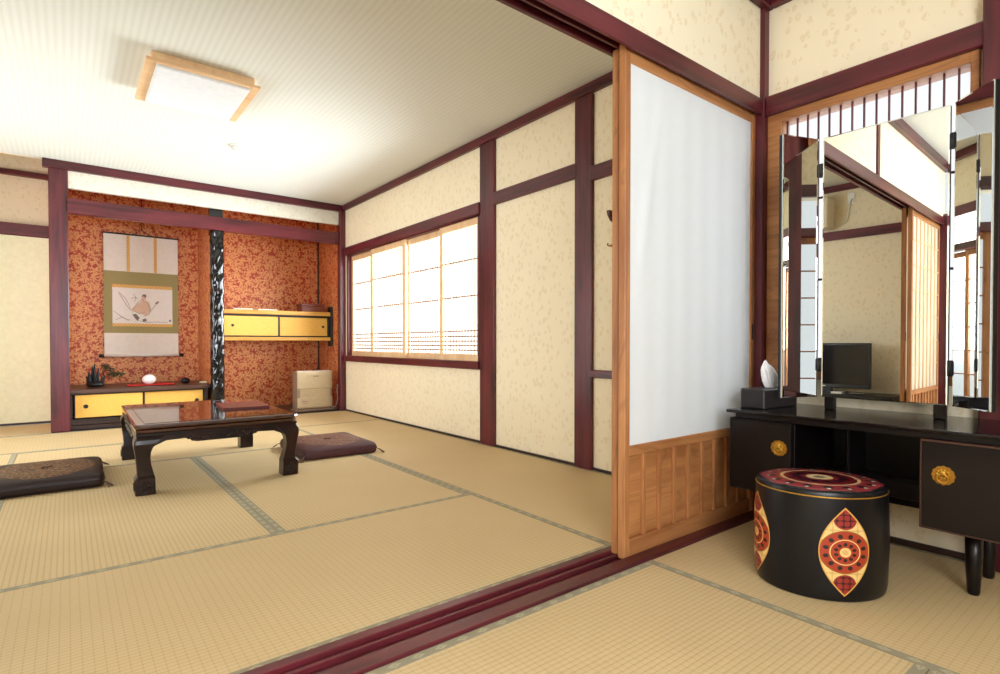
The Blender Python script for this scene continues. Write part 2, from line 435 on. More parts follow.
# --- carved black centre pillar
m = MB(); n = 26; rs = []
random.seed(3)
prof = []
K = 150
for k in range(K + 1):
    z = .02 + (2.46 - .02) * k / K; ring = []
    for i in range(n):
        t = 2 * math.pi * i / n
        sq = 1 / max(abs(math.cos(t)), abs(math.sin(t))) ** .55
        w_ = math.sin(z * 17 + 2.2 * math.sin(t * 2 + z * 6)) * math.sin(t * 3 + z * 11 + math.sin(z * 23)) + .6 * math.sin(t * 5 - z * 31)
        r_ = .078 * sq * (1 + .07 * w_)
        ring.append((1.545 + r_ * math.cos(t), 7.95 + r_ * math.sin(t), z))
    rs.append(ring)
m.rings(rs)
m.box(1.455, 1.63, 7.865, 8.03, 0, .09, bev=.006); m.box(1.465, 1.625, 7.96, 8.03, 2.4, 3.03, bev=.004)
CARVED = M('glossy_black_carved_wood', .12); CARVED.base((.004, .004, .005)); CARVED.b.inputs['Coat Weight'].default_value = .2
struct(m.build('trim_alcove_pillar', CARVED.m))

# --- windows
# long window of the far room: four sashes
win = MB(); win.box(3.25, 3.36, 4.445, 4.49, .815, 2.29, bev=0); win.box(3.25, 3.36, 7.74, 7.79, .815, 2.29, bev=0); win.box(3.25, 3.36, 4.445, 7.79, 2.27, 2.30, bev=0)
win = struct(win.build('window_1', PURPLE[2]))
ys = [7.74, 6.965, 6.06, 5.20, 4.445]
for i in range(4):
    y1, y0 = ys[i] + (.035 if i else 0), ys[i + 1] - (.035 if i < 3 else 0)
    xf = 3.262 if i % 2 else 3.305
    if i == 3: xf = 3.262
    if i == 2: xf = 3.305
    fr = bx('sash', [PALEW[2]], win, (xf, xf + .035, y0, y0 + .065, .815, 2.275), (xf, xf + .035, y1 - .065, y1, .815, 2.275), (xf, xf + .035, y0 + .065, y1 - .065, .815, .885), (xf, xf + .035, y0 + .065, y1 - .065, 2.20, 2.275), bev=.003)
    fr['kind'] = 'structure'
    m = MB()
    for z in (1.86, 1.487, 1.126, 1.07, 1.02, .972, .925): m.box(xf + .008, xf + .018, y0 + .05, y1 - .05, z - .007, z + .007, bev=0)
    ya = y0 + .05 + .04
    while ya < y1 - .055:
        m.box(xf + .012, xf + .022, ya - .006, ya + .006, .885, 2.20, bev=0); ya += .055
    m.build('lattice', BARW, fr)
    bx('window_paper', WINPAPER, fr, (xf + .024, xf + .026, y0 + .045, y1 - .045, .88, 2.21), bev=0)
# unseen paper doors added to the far room's left wall to bring in fill light
win = struct(bx('added_fill_window', PURPLE[1], None, (XL - .10, XL, 4.6, 7.4, -.04, .012)))
for i in range(4):
    y0 = 4.6 + i * .7; y1 = y0 + .7; xf = XL - .035 - .035 * (i % 2)
    fr = bx('sash', CEDAR[2], win, (xf - .03, xf, y0, y0 + .05, .012, 2.33), (xf - .03, xf, y1 - .05, y1, .012, 2.33), (xf - .03, xf, y0 + .05, y1 - .05, .012, .30), (xf - .03, xf, y0 + .05, y1 - .05, 2.26, 2.33), bev=.003)
    m = MB()
    for k in range(1, 4): m.box(xf - .012, xf - .004, y0 + .05 + k * .15 - .005, y0 + .05 + k * .15 + .005, .30, 2.26, bev=0)
    for k in range(1, 8): m.box(xf - .012, xf - .004, y0 + .05, y1 - .05, .30 + k * .245 - .005, .30 + k * .245 + .005, bev=0)
    m.build('lattice', CEDAR[2], fr)
    bx('window_paper', WINPAPER, fr, (xf - .018, xf - .016, y0 + .045, y1 - .045, .29, 2.27), bev=0)
# dresser window
fr = MB()
fr.box(3.23, 3.34, .622, .655, .80, 2.342, bev=.003).box(3.23, 3.34, 1.495, 1.575, .80, 2.342, bev=.003).box(3.23, 3.34, .655, 1.495, .80, .86, bev=.003).box(3.23, 3.34, .655, 1.495, 2.272, 2.342, bev=.003)
win = struct(fr.build('window_2', CEDAR[1]))
m = MB(); y = 1.089 + .0553 * 7
while y > .66:
    m.box(3.262, 3.272, y - .0042, y + .0042, .86, 2.272, bev=0); y -= .0553
for z in (1.35, 1.8): m.box(3.266, 3.274, .655, 1.495, z - .006, z + .006, bev=0)
m.build('lattice', PURPLE[2], win)
bx('window_paper', WINPAPER, win, (3.285, 3.287, .65, 1.50, .85, 2.28), bev=0)
# rear window doors (seen in the mirrors)
win = MB(); win.box(-1.80, 2.18, YN - .11, YN - .01, -.04, .012, bev=0); win = struct(win.build('window_3', PURPLE[0]))
for i in range(5):
    x0 = -1.80 + i * .796; x1 = x0 + .796; yf = YN - .03 if i in (0, 2, 4) else YN - .07
    sm = bx('sash', CEDAR[2], win, (x0, x0 + .05, yf - .03, yf, .012, 1.98), (x1 - .05, x1, yf - .03, yf, .012, 1.98), (x0 + .05, x1 - .05, yf - .03, yf, .012, .42), (x0 + .05, x1 - .05, yf - .03, yf, 1.92, 1.98), bev=.003)
    m = MB()
    for k in (1, 2): m.box(x0 + .05 + k * .205 - .006, x0 + .05 + k * .205 + .006, yf - .02, yf - .008, .42, 1.92, bev=0)
    for k in range(1, 6): m.box(x0 + .05, x1 - .05, yf - .02, yf - .008, .42 + k * .25 - .006, .42 + k * .25 + .006, bev=0)
    m.build('lattice', CEDAR[2], sm)
    bx('window_paper', WINPAPER, sm, (x0 + .05, x1 - .05, yf - .024, yf - .022, .42, 1.92), bev=0)
bx('transom_paper', WINPAPER, win, (-1.8, 2.18, YN - .05, YN - .048, 2.06, 2.34), bev=0)

# --- sliding screens in the partition
def screen(name, x0, x1, y, lattice_front, pull_x):
    """a shoji screen 0.042 deep whose near face is at y"""
    d = .040; st = .038
    f = bx(name, CEDAR[2], None, (x0, x0 + st, y, y + d, .0, 2.375), (x1 - st, x1, y, y + d, .0, 2.375), bev=.003); struct(f)
    bx('rail', CEDAR[0], f, (x0 + st, x1 - st, y + .002, y + d - .002, .0, .085), (x0 + st, x1 - st, y + .002, y + d - .002, .475, .522), (x0 + st, x1 - st, y + .002, y + d - .002, 2.29, 2.375), bev=.003)
    bx('kickboard', CEDAR[0], f, (x0 + st, x1 - st, y + .022, y + .030, .085, .475), bev=0)
    m = MB()
    for k in range(8):
        xx = x0 + st + .118 + .1246 * k
        m.box(xx - .012, xx + .012, y + .006, y + .022, .085, .475, bev=.002)
    m.build('batten', CEDAR[2], f)
    m = MB(); yl = (y + .003, y + .013) if lattice_front else (y + .022, y + .034)
    for k in range(1, 7):
        xx = x0 + st + (x1 - x0 - 2 * st) * k / 7; m.box(xx - .004, xx + .004, *yl, .522, 2.29, bev=0)
    z = .522 + .255
    while z < 2.28: m.box(x0 + st, x1 - st, yl[0], yl[1], z - .004, z + .004, bev=0); z += .255
    m.build('lattice', PALEW[2], f)
    # paper sheet, slightly wavy, with a crease near the top corner
    m = MB(); nx, nz = 48, 60; xa, xb, za, zb = x0 + st - .002, x1 - st + .002, .518, 2.293
    yy = y + .014 if lattice_front else y + .010
    def off(a, b):
        X = (a - xa) / (xb - xa); Z = (b - za) / (zb - za)
        wv = .0012 * math.sin(X * 7 * math.pi * 2) + .0016 * math.sin(X * 5 + Z * 9)
        dline = (Z - .93) - (X - .22) * 3.1                       # diagonal fold falling from the top edge
        wv += -.013 * math.exp(-(dline / .10) ** 2) * max(0, 1 - X / .30) * (1 if Z > .6 else max(0, (Z - .3) / .3))
        edge = min(1, 12 * min(X, 1 - X, Z, 1 - Z))
        return yy + wv * edge
    for th in (0, .002):
        g = [[m.bm.verts.new(Vector((xa + (xb - xa) * i / nx, off(xa + (xb - xa) * i / nx, za + (zb - za) * j / nz) + th, za + (zb - za) * j / nz))) for i in range(nx + 1)] for j in range(nz + 1)]
        for j in range(nz):
            for i in range(nx):
                fc = m.bm.faces.new((g[j][i], g[j][i + 1], g[j + 1][i + 1], g[j + 1][i])); fc.smooth = True
        if th == 0 : break
    m.build('paper', SHOJI_W if lattice_front else SHOJI, f)
    bx('finger_pull', BLACKM, f, (pull_x - .009, pull_x + .009, y - .003, y + .004, 1.02, 1.11), bev=.002)
    return f
screen('door_1', 2.008, 3.192, 1.626, False, 3.168)
screen('door_2', 2.03, 3.20, 1.684, False, 2.05)
screen('door_3', -1.85, -.70, 1.626, True, -1.83)
screen('door_4', -1.85, -.72, 1.684, False, -.74)
# plain sliding doors of the entry recess
for k, (a, b, yy) in enumerate(((XL + .02, -.84, 8.90), (-.86, -.142, 8.875))):
    d = struct(bx('door_%d' % (5 + k), BLACKW, None, (a, b, yy, yy + .03, 0, 2.305), bev=.003))
    bx('door_paper', CREAM, d, (a + .012, b - .012, yy - .004, yy, .028, 2.30), bev=0)

# ================================================================== TATAMI
def mat(x0, x1, y0, y1, axis, label):
    g = .0015; x0 += g; x1 -= g; y0 += g; y1 -= g
    t = thing('tatami_mat', label, 'tatami mat', ((x0 + x1) / 2, (y0 + y1) / 2, -.045), 'tatami mats on the floor')
    bx('woven_rush', TATAMI[axis], t, (x0, x1, y0, y1, -.045, -.0018), bev=.001)
    hw = .038
    for s in (0, 1):
        m = MB()
        if axis == 0:
            a, b = (y0, y0 + hw) if s == 0 else (y1 - hw, y1)
            m.box(x0, x1, a, b, -.004, -.0005, bev=0); L = (x1 - x0) / .085
            for f in m.bm.faces:
                for l in f.loops: l[m.uv].uv = ((l.vert.co.x - x0) / .085, (l.vert.co.y - a) / hw)
        else:
            a, b = (x0, x0 + hw) if s == 0 else (x1 - hw, x1)
            m.box(a, b, y0, y1, -.004, -.0005, bev=0)
            for f in m.bm.faces:
                for l in f.loops: l[m.uv].uv = ((l.vert.co.y - y0) / .085, (l.vert.co.x - a) / hw)
        m.build('cloth_border', HERI, t)
    return t
mat(-.36, 2.09, 1.767, 3.0, 0, 'wide tatami mat lying lengthwise just beyond the purple door sill')
mat(-.36, .87, 3.0, 5.43, 1, 'tatami mat under the left front leg of the low table')
mat(.87, 2.09, 3.0, 5.43, 1, 'tatami mat under the right front leg of the low table')
mat(-.36, 2.09, 5.43, 6.62, 0, 'tatami mat crossing behind the low table')
mat(2.09, XR, 1.767, 4.19, 1, 'shaded tatami mat by the blank wall near the sliding paper screen')
mat(2.09, XR, 4.19, 6.62, 1, 'bright tatami mat beneath the long window')
mat(.85, XR, 6.62, 7.86, 0, 'tatami mat in front of the fan heater and alcove pillar')
mat(-1.60, .85, 6.62, 7.86, 0, 'tatami mat in front of the left alcove post')
mat(-1.60, -.152, 7.86, 8.87, 0, 'tatami mat in the recess before the cream sliding doors')
mat(-1.60, -.36, 1.767, 4.19, 1, 'tatami mat under the black television stand')
mat(-1.60, -.36, 4.19, 6.62, 1, 'tatami mat reaching under the outer end of the left cushion')
mat(2.075, XR, -.86, 1.553, 1, 'tatami mat carrying the dressing table and round stool')
mat(-.36, 2.075, .50, 1.553, 0, 'tatami mat on the near side of the purple door sill')
mat(-.36, 2.075, -.60, .50, 0, 'tatami mat at the lower frame edge before the dresser mat corner')

struct(bx('floor_strip', BLACKW, None, (XL, -1.603, 1.767, 8.87, -.045, -.002), (XL, -.363, YN, 1.553, -.045, -.002), (-.36, 2.07, YN, -.603, -.045, -.002), (2.078, XR, YN, -.863, -.045, -.002), bev=0))
# ================================================================== LOW TABLE
tc = (.872, 5.01); TW, TD = .525, .755           # half extents of the top
tab = thing('low_table', 'low dark rosewood table with carved apron and curved legs', 'table', (tc[0], tc[1], 0))
rotT = Matrix.Translation((tc[0], tc[1], 0)) @ Matrix.Rotation(R(-.8), 4, 'Z') @ Matrix.Translation((-tc[0], -tc[1], 0))
m = MB(); x0, x1, y0, y1 = tc[0] - TW, tc[0] + TW, tc[1] - TD, tc[1] + TD
def octrect(x0, x1, y0, y1, c): return [(x0 + c, y0), (x1 - c, y0), (x1, y0 + c), (x1, y1 - c), (x1 - c, y1), (x0 + c, y1), (x0, y1 - c), (x0, y0 + c)]
def molded(m, prof, c):
    rs = [[(px_, py_, z) for px_, py_ in octrect(x0 - o, x1 + o, y0 - o, y1 + o, c)] for o, z in prof]
    m.rings(rs, cap=True)
    for f in m.bm.faces: f.smooth = False
molded(m, [(-.022, .402), (-.012, .408), (-.010, .425), (-.018, .430), (-.005, .436), (-.001, .446), (-.005, .457), (-.014, .462), (-.06, .462)], .03)
m.xf(rotT); m.build('tabletop_rim', ROSE, tab)
m = MB(); m.box(x0 + .06, x1 - .06, y0 + .06, y1 - .06, .455, .4645, bev=.0015); m.xf(rotT); m.build('tabletop', ROSE, tab)
m = MB(); m.box(x0 + .01, x1 - .01, y0 + .01, y1 - .01, .385, .405, bev=.004); m.xf(rotT); m.build('underframe', ROSED, tab)
def arch(L):   # apron outline (along, z), scalloped lower edge
    pts = [(-L, .392), (-L, .30), (-L + .05, .325), (-L + .10, .347), (-L * .52, .352), (-L * .46, .345), (-L * .44, .330), (-L * .36, .322)]
    return pts + [(-a, b) for a, b in pts[::-1]]
for sgn in (-1, 1):
    m = MB(); yy = tc[1] + sgn * (TD - .035); m.prism([(tc[0] + a, b) for a, b in arch(TW - .08)], 1, yy - .02, yy + .02); m.xf(rotT); ap = m.build('apron', ROSED, tab)
    m = MB(); yf = yy + sgn * .021
    for k in range(34):
        a = (k - 16.5) / 17 * .22; m.ball((tc[0] + a, yf, .352 + .014 * math.sin(k * 1.9)), .011 + .005 * math.sin(k * 2.7), .006, .008 + .003 * math.cos(k * 1.3), seg=8)
    m.xf(rotT); m.build('carving', ROSED, ap)
    m = MB(); xx = tc[0] + sgn * (TW - .035); m.prism([(tc[1] + a, b) for a, b in arch(TD - .08)], 0, xx - .02, xx + .02); m.xf(rotT); ap = m.build('apron', ROSED, tab)
    m = MB(); xf_ = xx + sgn * .021
    for k in range(40):
        a = (k - 19.5) / 20 * .28; m.ball((xf_, tc[1] + a, .352 + .014 * math.sin(k * 1.9)), .006, .011 + .005 * math.sin(k * 2.7), .008, seg=8)
    m.xf(rotT); m.build('carving', ROSED, ap)
for sx in (-1, 1):
    for sy in (-1, 1):
        m = MB(); cx, cyy = tc[0] + sx * (TW - .005), tc[1] + sy * (TD - .005)   # outer corner of the leg
        prof = [(0, 0, .112), (.004, -.002, .114), (.105, -.004, .114), (.112, .002, .108), (.125, .012, .094), (.16, .011, .086), (.20, .008, .080), (.24, .004, .080), (.28, -.001, .088), (.31, -.006, .104), (.335, -.008, .126), (.36, -.004, .148), (.378, .004, .155), (.392, .012, .155)]
        rs = []
        for z, o, w_ in prof:      # o: inset of the outer faces, w_: width
            a0, b0 = cx - sx * o, cyy - sy * o; a1, b1 = a0 - sx * w_, b0 - sy * w_
            c = .008
            ring = [(a0 - sx * c, b0), (a1, b0), (a1, b1), (a0, b1), (a0, b0 - sy * c)]
            rs.append([(p, q, z) for p, q in ring])
        m.rings(rs)
        for f in m.bm.faces: f.smooth = False
        m.xf(rotT); leg = m.build('leg', ROSED, tab)
        m = MB()
        for k in range(9):
            t = k * 2.4; rr = .006 * math.sqrt(k) * 1.6
            m.ball((cx - sx * (.055 + rr * math.cos(t)), cyy + sy * .001 + sy * .004, .055 + rr * math.sin(t)), .009, .005, .008, seg=8)
            m.ball((cx + sx * .005, cyy - sy * (.055 + rr * math.cos(t)), .055 + rr * math.sin(t)), .005, .009, .008, seg=8)
        m.torus((cx - sx * .056, cyy + sy * .004, .055), .04, .0035, (0, 1, 0), n=4, m=5, ax=1)
        m.xf(rotT); m.build('carving', ROSED, leg)

# folder on the table
m = MB(); m.box(-.175, .175, -.245, .245, 0, .006, bev=.002).box(-.17, .173, -.24, .243, .006, .010, bev=.001).box(-.175, .175, -.245, .245, .010, .015, bev=.002)
m.xf(Matrix.Translation((1.165, 5.03, .4650)) @ Matrix.Rotation(R(-5), 4, 'Z'))
tag(m.build('menu_folder', plain('dull_red_leather', (108, 44, 38), .45)), 'thin dull red folder lying on the low table', 'folder')

# ================================================================== CUSHIONS
def cushion_mat(name, c0, c1, gold, seed):
    m = M(name, .55, .4); x, y, z = m.obj(); x = x / S; y = y / S
    r = ((x / .28) * (x / .28) + (y / .345) * (y / .345)).sqrt()
    r2 = r._m('POWER', 1.0)
    d, _, _p = m.voro(m.vec(x * 1, y * 1, seed), 17)
    n = m.noise(m.vec(x, y, seed * 3.0), 12, 1, .5, .3)
    swirl = ((d * 2.6 + n * 1.6).frac() - .5)  .abs().smooth(.20, .27)
    mask = r.lt(1.0) * (z / S).gt(.05)
    fine = m.noise(m.vec(x, y, z), 90, 2)
    c = m.mix(fine, srgb(*c0), srgb(*c1))
    m.base(m.mix(mask * (swirl * .8 + .12), c, srgb(*gold))); m.bump(swirl * mask + fine * .3, .3, .001)
    return m.m
def cushion(label, cx, cyy, hx, hy, ang, mat_):
    t = thing('floor_cushion', label, 'cushion', (cx, cyy, 0))
    X = Matrix.Translation((cx, cyy, 0)) @ Matrix.Rotation(R(ang), 4, 'Z')
    m = MB(); n = 64; rs = []
    def ring(s, z, dip=0):
        out = []
        for i in range(n):
            t_ = 2 * math.pi * i / n; c_, s_ = math.cos(t_), math.sin(t_); e = 2 / 15
            px_ = math.copysign(abs(c_) ** e, c_); py_ = math.copysign(abs(s_) ** e, s_)
            k = 1 - .035 * (1 - abs(px_ * py_)) * (1 if s > .9 else 0)
            out.append((px_ * hx * s * k, py_ * hy * s * k, z + (.0 if s > .9 else 0)))
        return out
    for s, z in ((.95, .002), (.98, .010), (.995, .028), (1.0, .044), (.995, .062), (.98, .078), (.945, .090), (.86, .099), (.7, .106), (.5, .110), (.3, .110), (.12, .104), (.02, .100)): rs.append(ring(s, z))
    m.rings(rs); m.xf(X); b = m.build('cushion_cover', mat_, t); 
    m = MB(); pts = []
    for i in range(n + 1):
        t_ = 2 * math.pi * i / n; c_, s_ = math.cos(t_), math.sin(t_); e = 2 / 15
        px_ = math.copysign(abs(c_) ** e, c_); py_ = math.copysign(abs(s_) ** e, s_); k = 1 - .035 * (1 - abs(px_ * py_))
        pts.append((px_ * hx * k, py_ * hy * k, .048))
    m.tube(pts, .0045, 6); m.xf(X); m.build('piping', mat_, t)
    m = MB()
    for k in range(5):
        a = k * 1.26; m.tube([(.0, 0, .108), (.012 * math.cos(a), .012 * math.sin(a), .112), (.034 * math.cos(a), .034 * math.sin(a), .108)], .003, 5)
    m.xf(X); m.build('centre_tuft', plain('dark_red_thread', (70, 22, 20), .6), t)
    for sx in (-1, 1):
        for sy in (-1, 1):
            m = MB(); c_ = (sx * hx * .985, sy * hy * .985)
            for k in range(4):
                a = math.atan2(sy, sx) + (k - 1.5) * .25
                m.tube([(c_[0] - sx * .015, c_[1] - sy * .015, .045), (c_[0] + .02 * math.cos(a), c_[1] + .02 * math.sin(a), .03), (c_[0] + .055 * math.cos(a), c_[1] + .055 * math.sin(a), .005)], .0032, 5)
            m.xf(X); m.build('tassel', plain('tassel_thread', (70, 40, 30) if sx * 1 > 5 else (92, 62, 48), .7), t)
    return t
cushion('dark brown floor cushion with gold scroll pattern left of the table', -.125, 5.10, .335, .40, -1, cushion_mat('brown_gold_brocade', (30, 15, 15), (44, 25, 24), (128, 92, 58), 1.7))
cushion('plum brown floor cushion with faded roundel right of the table', 1.905, 5.03, .34, .40, -2, cushion_mat('plum_faded_brocade', (62, 30, 35), (80, 44, 46), (130, 92, 70), 4.1))

# ================================================================== CEILING LAMP, SMOKE DETECTOR
LX0, LX1, LY0, LY1 = .44, 1.185, 4.47, 5.27
t = thing('ceiling_lamp', 'square flat ceiling lamp with pale wooden frame and white diffuser', 'ceiling lamp', ((LX0 + LX1) / 2, (LY0 + LY1) / 2, ZC))
LW = PALEW[0]
bx('lamp_housing', PALEW[1], t, (LX0 + .035, LX1 - .035, LY0 + .035, LY1 - .035, 2.968, ZC))
bx('lamp_frame', LW, t, (LX0, LX0 + .065, LY0, LY1, 2.945, 2.968), (LX1 - .065, LX1, LY0, LY1, 2.945, 2.968), (LX0 + .065, LX1 - .065, LY0, LY0 + .035, 2.945, 2.968), (LX0 + .065, LX1 - .065, LY1 - .035, LY1, 2.945, 2.968))
m = MB(); m.box(LX0 + .066, LX1 - .066, LY0 + .036, LY1 - .036, 2.925, 2.966, bev=.012, seg=3); m.build('lamp_diffuser', DIFF, t)
t = thing('smoke_detector', 'small round white smoke detector on the ceiling', 'smoke detector', (1.40, 6.146, ZC))
m = MB(); m.lathe(1.40, 6.146, [(.075, ZC), (.078, ZC - .012), (.066, ZC - .018)], 28); m.build('base', WHITE, t)
m = MB(); m.lathe(1.40, 6.146, [(.052, ZC - .018), (.050, ZC - .040), (.030, ZC - .056), (.008, ZC - .058)], 28); m.build('sensor_cap', WHITE, t)

# ================================================================== ALCOVE
# low cabinet with yellow doors
t = thing('alcove_cabinet', 'long low alcove cabinet with dark top and two yellow sliding doors', 'cabinet', (.74, 8.45, 0))
bx('body', BLACKW, t, (.002, 1.44, 7.99, 8.945, .085, .118), (.002, .04, 7.99, 8.945, .118, .405), (.002, 1.488, 8.40, 8.945, .118, .405), (1.40, 1.44, 7.99, 8.40, .118, .405), (.002, 1.44, 7.99, 8.3, .40, .415), (.0025, 1.44, 8.02, 8.9, .0, .085))
bx('top_board', wood('walnut_brown_board', (52, 30, 24), (84, 54, 42), 0, .35), t, (.002, 1.444, 7.965, 8.945, .415, .462), (1.44, 1.488, 8.04, 8.945, .415, .462))
bx('plinth', wood('plinth_board', (40, 24, 18), (70, 46, 36), 0, .4), t, (.002, 1.444, 7.985, 8.02, .0, .05), (.002, 1.444, 7.975, 8.02, .052, .09))
for k, (a, b, yy, px_) in enumerate(((.055, .735, 8.005, .165), (.735, 1.40, 8.035, 1.316))):
    d = bx('door', BLACKM, t, (a, b, yy, yy + .018, .125, .402))
    bx('door_paper', YELLOW, d, (a + .012, b - .014, yy - .003, yy, .133, .394), bev=.001)
    m = MB(); m.torus((px_, yy - .004, .262), .019, .005, (0, 1, 0), n=20, m=6); m.ball((px_, yy - .002, .262), .017, .003, .017); m.build('finger_pull', BLACKM, d)
# hanging scroll on the back wall
yS = 8.93
t = thing('hanging_scroll', 'hanging scroll with olive brocade and small ink painting above alcove cabinet', 'scroll', (.81, yS, .80))
CR = plain('pale_cream_silk', (254, 250, 242), .7)
x0, x1 = .385, 1.235
bx('scroll_mounting', CR, t, (x0, x1, yS - .012, yS - .006, .835, 2.455), bev=0)
ol = M('olive_brocade', .65); a_, b_, c_ = ol.pos(); d_, _, _q = ol.voro(ol.vec(a_, b_, c_), 90, .3); ol.base(ol.mix(d_.lt(.35) * .4, srgb(168, 158, 106), srgb(196, 186, 134)))
bx('brocade_field', ol.m, t, (x0, x1, yS - .015, yS - .012, 1.135, 1.96), bev=0)
gb = M('gold_chequer_silk', .5); a_, b_, c_ = gb.pos(); a2 = (a_ / .03).frac().gt(.5); c2 = (c_ / .03).frac().gt(.5); gb.base(gb.mix((a2 - c2).abs() * .8, srgb(226, 168, 70), srgb(246, 214, 140)))
for z_ in ((1.225, 1.262), (1.742, 1.785)): bx('gold_border', gb.m, t, (.475, 1.165, yS - .018, yS - .015, *z_), bev=0)
pa = bx('painting', plain('aged_white_paper', (255, 255, 255), .8), t, (.475, 1.165, yS - .018, yS - .015, 1.262, 1.742), bev=0)
INK = plain('grey_ink', (168, 160, 156), .8); INKD = plain('dark_ink', (138, 124, 124), .8); FLESH = plain('pale_peach_wash', (232, 204, 184), .8)
def stroke(m, pts, w0):
    pts = [Vector((.475 + p[0] * .69, yS - .0192, 1.262 + p[1] * .48)) for p in pts]
    up = []
    for i, p in enumerate(pts):
        d = (pts[min(i + 1, len(pts) - 1)] - pts[max(i - 1, 0)]).normalized(); nn = Vector((d.z, 0, -d.x)) * w0 * (.35 + .65 * math.sin(math.pi * (i + .5) / len(pts)))
        up.append((p + nn, p - nn))
    for i in range(len(up) - 1): m.quad((up[i][0], up[i + 1][0], up[i + 1][1], up[i][1]))
def poly(m, pts, dy=0): m.quad([(.475 + p[0] * .69, yS - .0188 - dy, 1.262 + p[1] * .48) for p in pts])
m = MB(); poly(m, [(.30, .40), (.40, .55), (.50, .68), (.60, .62), (.63, .40), (.55, .22), (.42, .30), (.32, .36)]); poly(m, [(.46, .70), (.49, .78), (.54, .78), (.55, .70), (.50, .66)]); m.build('peach_wash', FLESH, pa)
m = MB()
for s_ in ([(.10, .86), (.16, .70), (.24, .48), (.33, .30)], [(.10, .88), (.20, .72), (.26, .55), (.29, .40)], [(.02, .34), (.12, .22), (.22, .12), (.30, .10)], [(.05, .10), (.15, .18), (.26, .08)], [(.33, .40), (.40, .58), (.47, .68), (.56, .62)], [(.56, .60), (.62, .45), (.60, .28), (.50, .20)],
           [(.60, .32), (.68, .48), (.76, .66)], [(.34, .36), (.44, .28), (.52, .34)], [(.40, .10), (.55, .04), (.75, .06), (.92, .05)], [(.36, .62), (.38, .75), (.34, .82)], [(.30, .7), (.36, .74), (.42, .70)]): stroke(m, s_, .0035)
m.build('ink_line', INK, pa)
for pl in ([(.47, .76), (.49, .83), (.54, .84), (.56, .78), (.53, .74), (.51, .78)], [(.32, .26), (.38, .28), (.44, .16), (.40, .08), (.36, .16)], [(.48, .12), (.54, .16), (.56, .08), (.50, .05)], [(.70, .60), (.75, .66), (.77, .62), (.72, .56)], [(.94, .07), (.97, .07), (.97, .13), (.94, .13)]):
    m = MB(); poly(m, pl, .001); m.build('dark_ink_patch', INKD, pa)
for xx in (.655, .965):
    m = MB(); m.box(xx - .017, xx + .017, yS - .022, yS - .019, 1.965, 2.445, bev=0); rb = m.build('ribbon', gb.m, t)
m = MB(); m.box(x0 - .012, x1 + .012, yS - .022, yS - .002, 2.448, 2.468, bev=.005); m.build('top_rod', BLACKM, t)
m = MB(); m.tube([(x0 - .035, yS - .018, .832), (x1 + .035, yS - .018, .832)], .019, 12); m.build('bottom_rod', CR, t)
for a, b in ((x0 - .06, x0 - .005), (x1 + .005, x1 + .06)): m = MB(); m.tube([(a, yS - .018, .832), (b, yS - .018, .832)], .022, 12); m.build('rod_end', BLACKM, t)
m = MB(); m.tube([(.70, yS - .012, 2.465), (.81, yS - .008, 2.53), (.92, yS - .012, 2.465)], .004, 6); m.tube([(.81, yS - .008, 2.53), (.81, yS - .008, 2.94)], .005, 6); m.build('hanging_cord', BLACKM, t)
# ornaments on the alcove cabinet
ZT = .463
t = thing('bonsai_ornament', 'small black planter ornament with a pine sprig on the alcove cabinet', 'ornament', (.28, 8.35, ZT))
m = MB(); m.lathe(.27, 8.35, [(.06, ZT), (.085, ZT + .01), (.095, ZT + .035), (.075, ZT + .055), (.03, ZT + .06)], 20, ay=.8); m.build('planter', BLACKM, t)
m = MB()
for (a, b, r, h, l) in ((-.055, 0, .030, .16, -.01), (-.03, .01, .026, .22, .0), (-.01, -.01, .026, .25, .0), (.015, .0, .022, .20, .012), (-.07, .0, .022, .10, -.015), (.05, .0, .02, .10, .015)):
    m.tube([(.27 + a, 8.35 + b, ZT + .03), (.27 + a + l * .5, 8.35 + b, ZT + .03 + h * .5), (.27 + a + l, 8.35 + b, ZT + .03 + h)], [r, r * .7, .006], 7)
m.build('rock', plain('dark_blue_grey_stone', (26, 28, 34), .6), t)
m = MB(); m.tube([(.33, 8.35, ZT + .04), (.36, 8.35, ZT + .12), (.34, 8.35, ZT + .18), (.40, 8.34, ZT + .20), (.46, 8.34, ZT + .17)], [.014, .011, .009, .007, .004], 7); m.build('trunk', plain('bark', (66, 48, 40), .8), t)
m = MB(); random.seed(5)
for (cx, cz, r) in ((.46, .165, .065), (.40, .22, .05), (.52, .15, .05), (.43, .14, .045), (.37, .25, .035)):
    for k in range(60):
        d = Vector((random.gauss(0, 1), random.gauss(0, 1), random.gauss(0, .45))).normalized(); o_ = Vector((cx, 8.34, ZT + cz)) + d * r * random.uniform(.2, .7); e_ = o_ + d * .036
        q = d.orthogonal() * .006; m.quad((o_ - q, o_ + q, e_))
m.build('pine_foliage', plain('dull_green_needles', (78, 78, 48), .7), t)
m = MB(); m.box(.575, 1.09, 8.17, 8.42, ZT, ZT + .008, bev=.002); m.box(.575, 1.09, 8.17, 8.18, ZT, ZT + .016, bev=.002); m.box(.575, 1.09, 8.41, 8.42, ZT, ZT + .016, bev=.002); m.box(.575, .585, 8.17, 8.42, ZT, ZT + .016, bev=.002); m.box(1.08, 1.09, 8.17, 8.42, ZT, ZT + .016, bev=.002)
tag(m.build('lacquer_tray', plain('red_lacquer', (190, 30, 22), .25)), 'flat red lacquer tray under the white egg-shaped ornament', 'tray')
m = MB(); m.ball((.82, 8.30, ZT + .008 + .064), .078, .06, .064, seg=28); tag(m.build('egg_ornament', plain('white_porcelain', (246, 246, 244), .2)), 'white egg-shaped ornament on the red tray', 'ornament')
t = thing('incense_burner', 'tiny black lidded pot near the carved pillar end of the cabinet', 'pot', (1.24, 8.40, ZT))
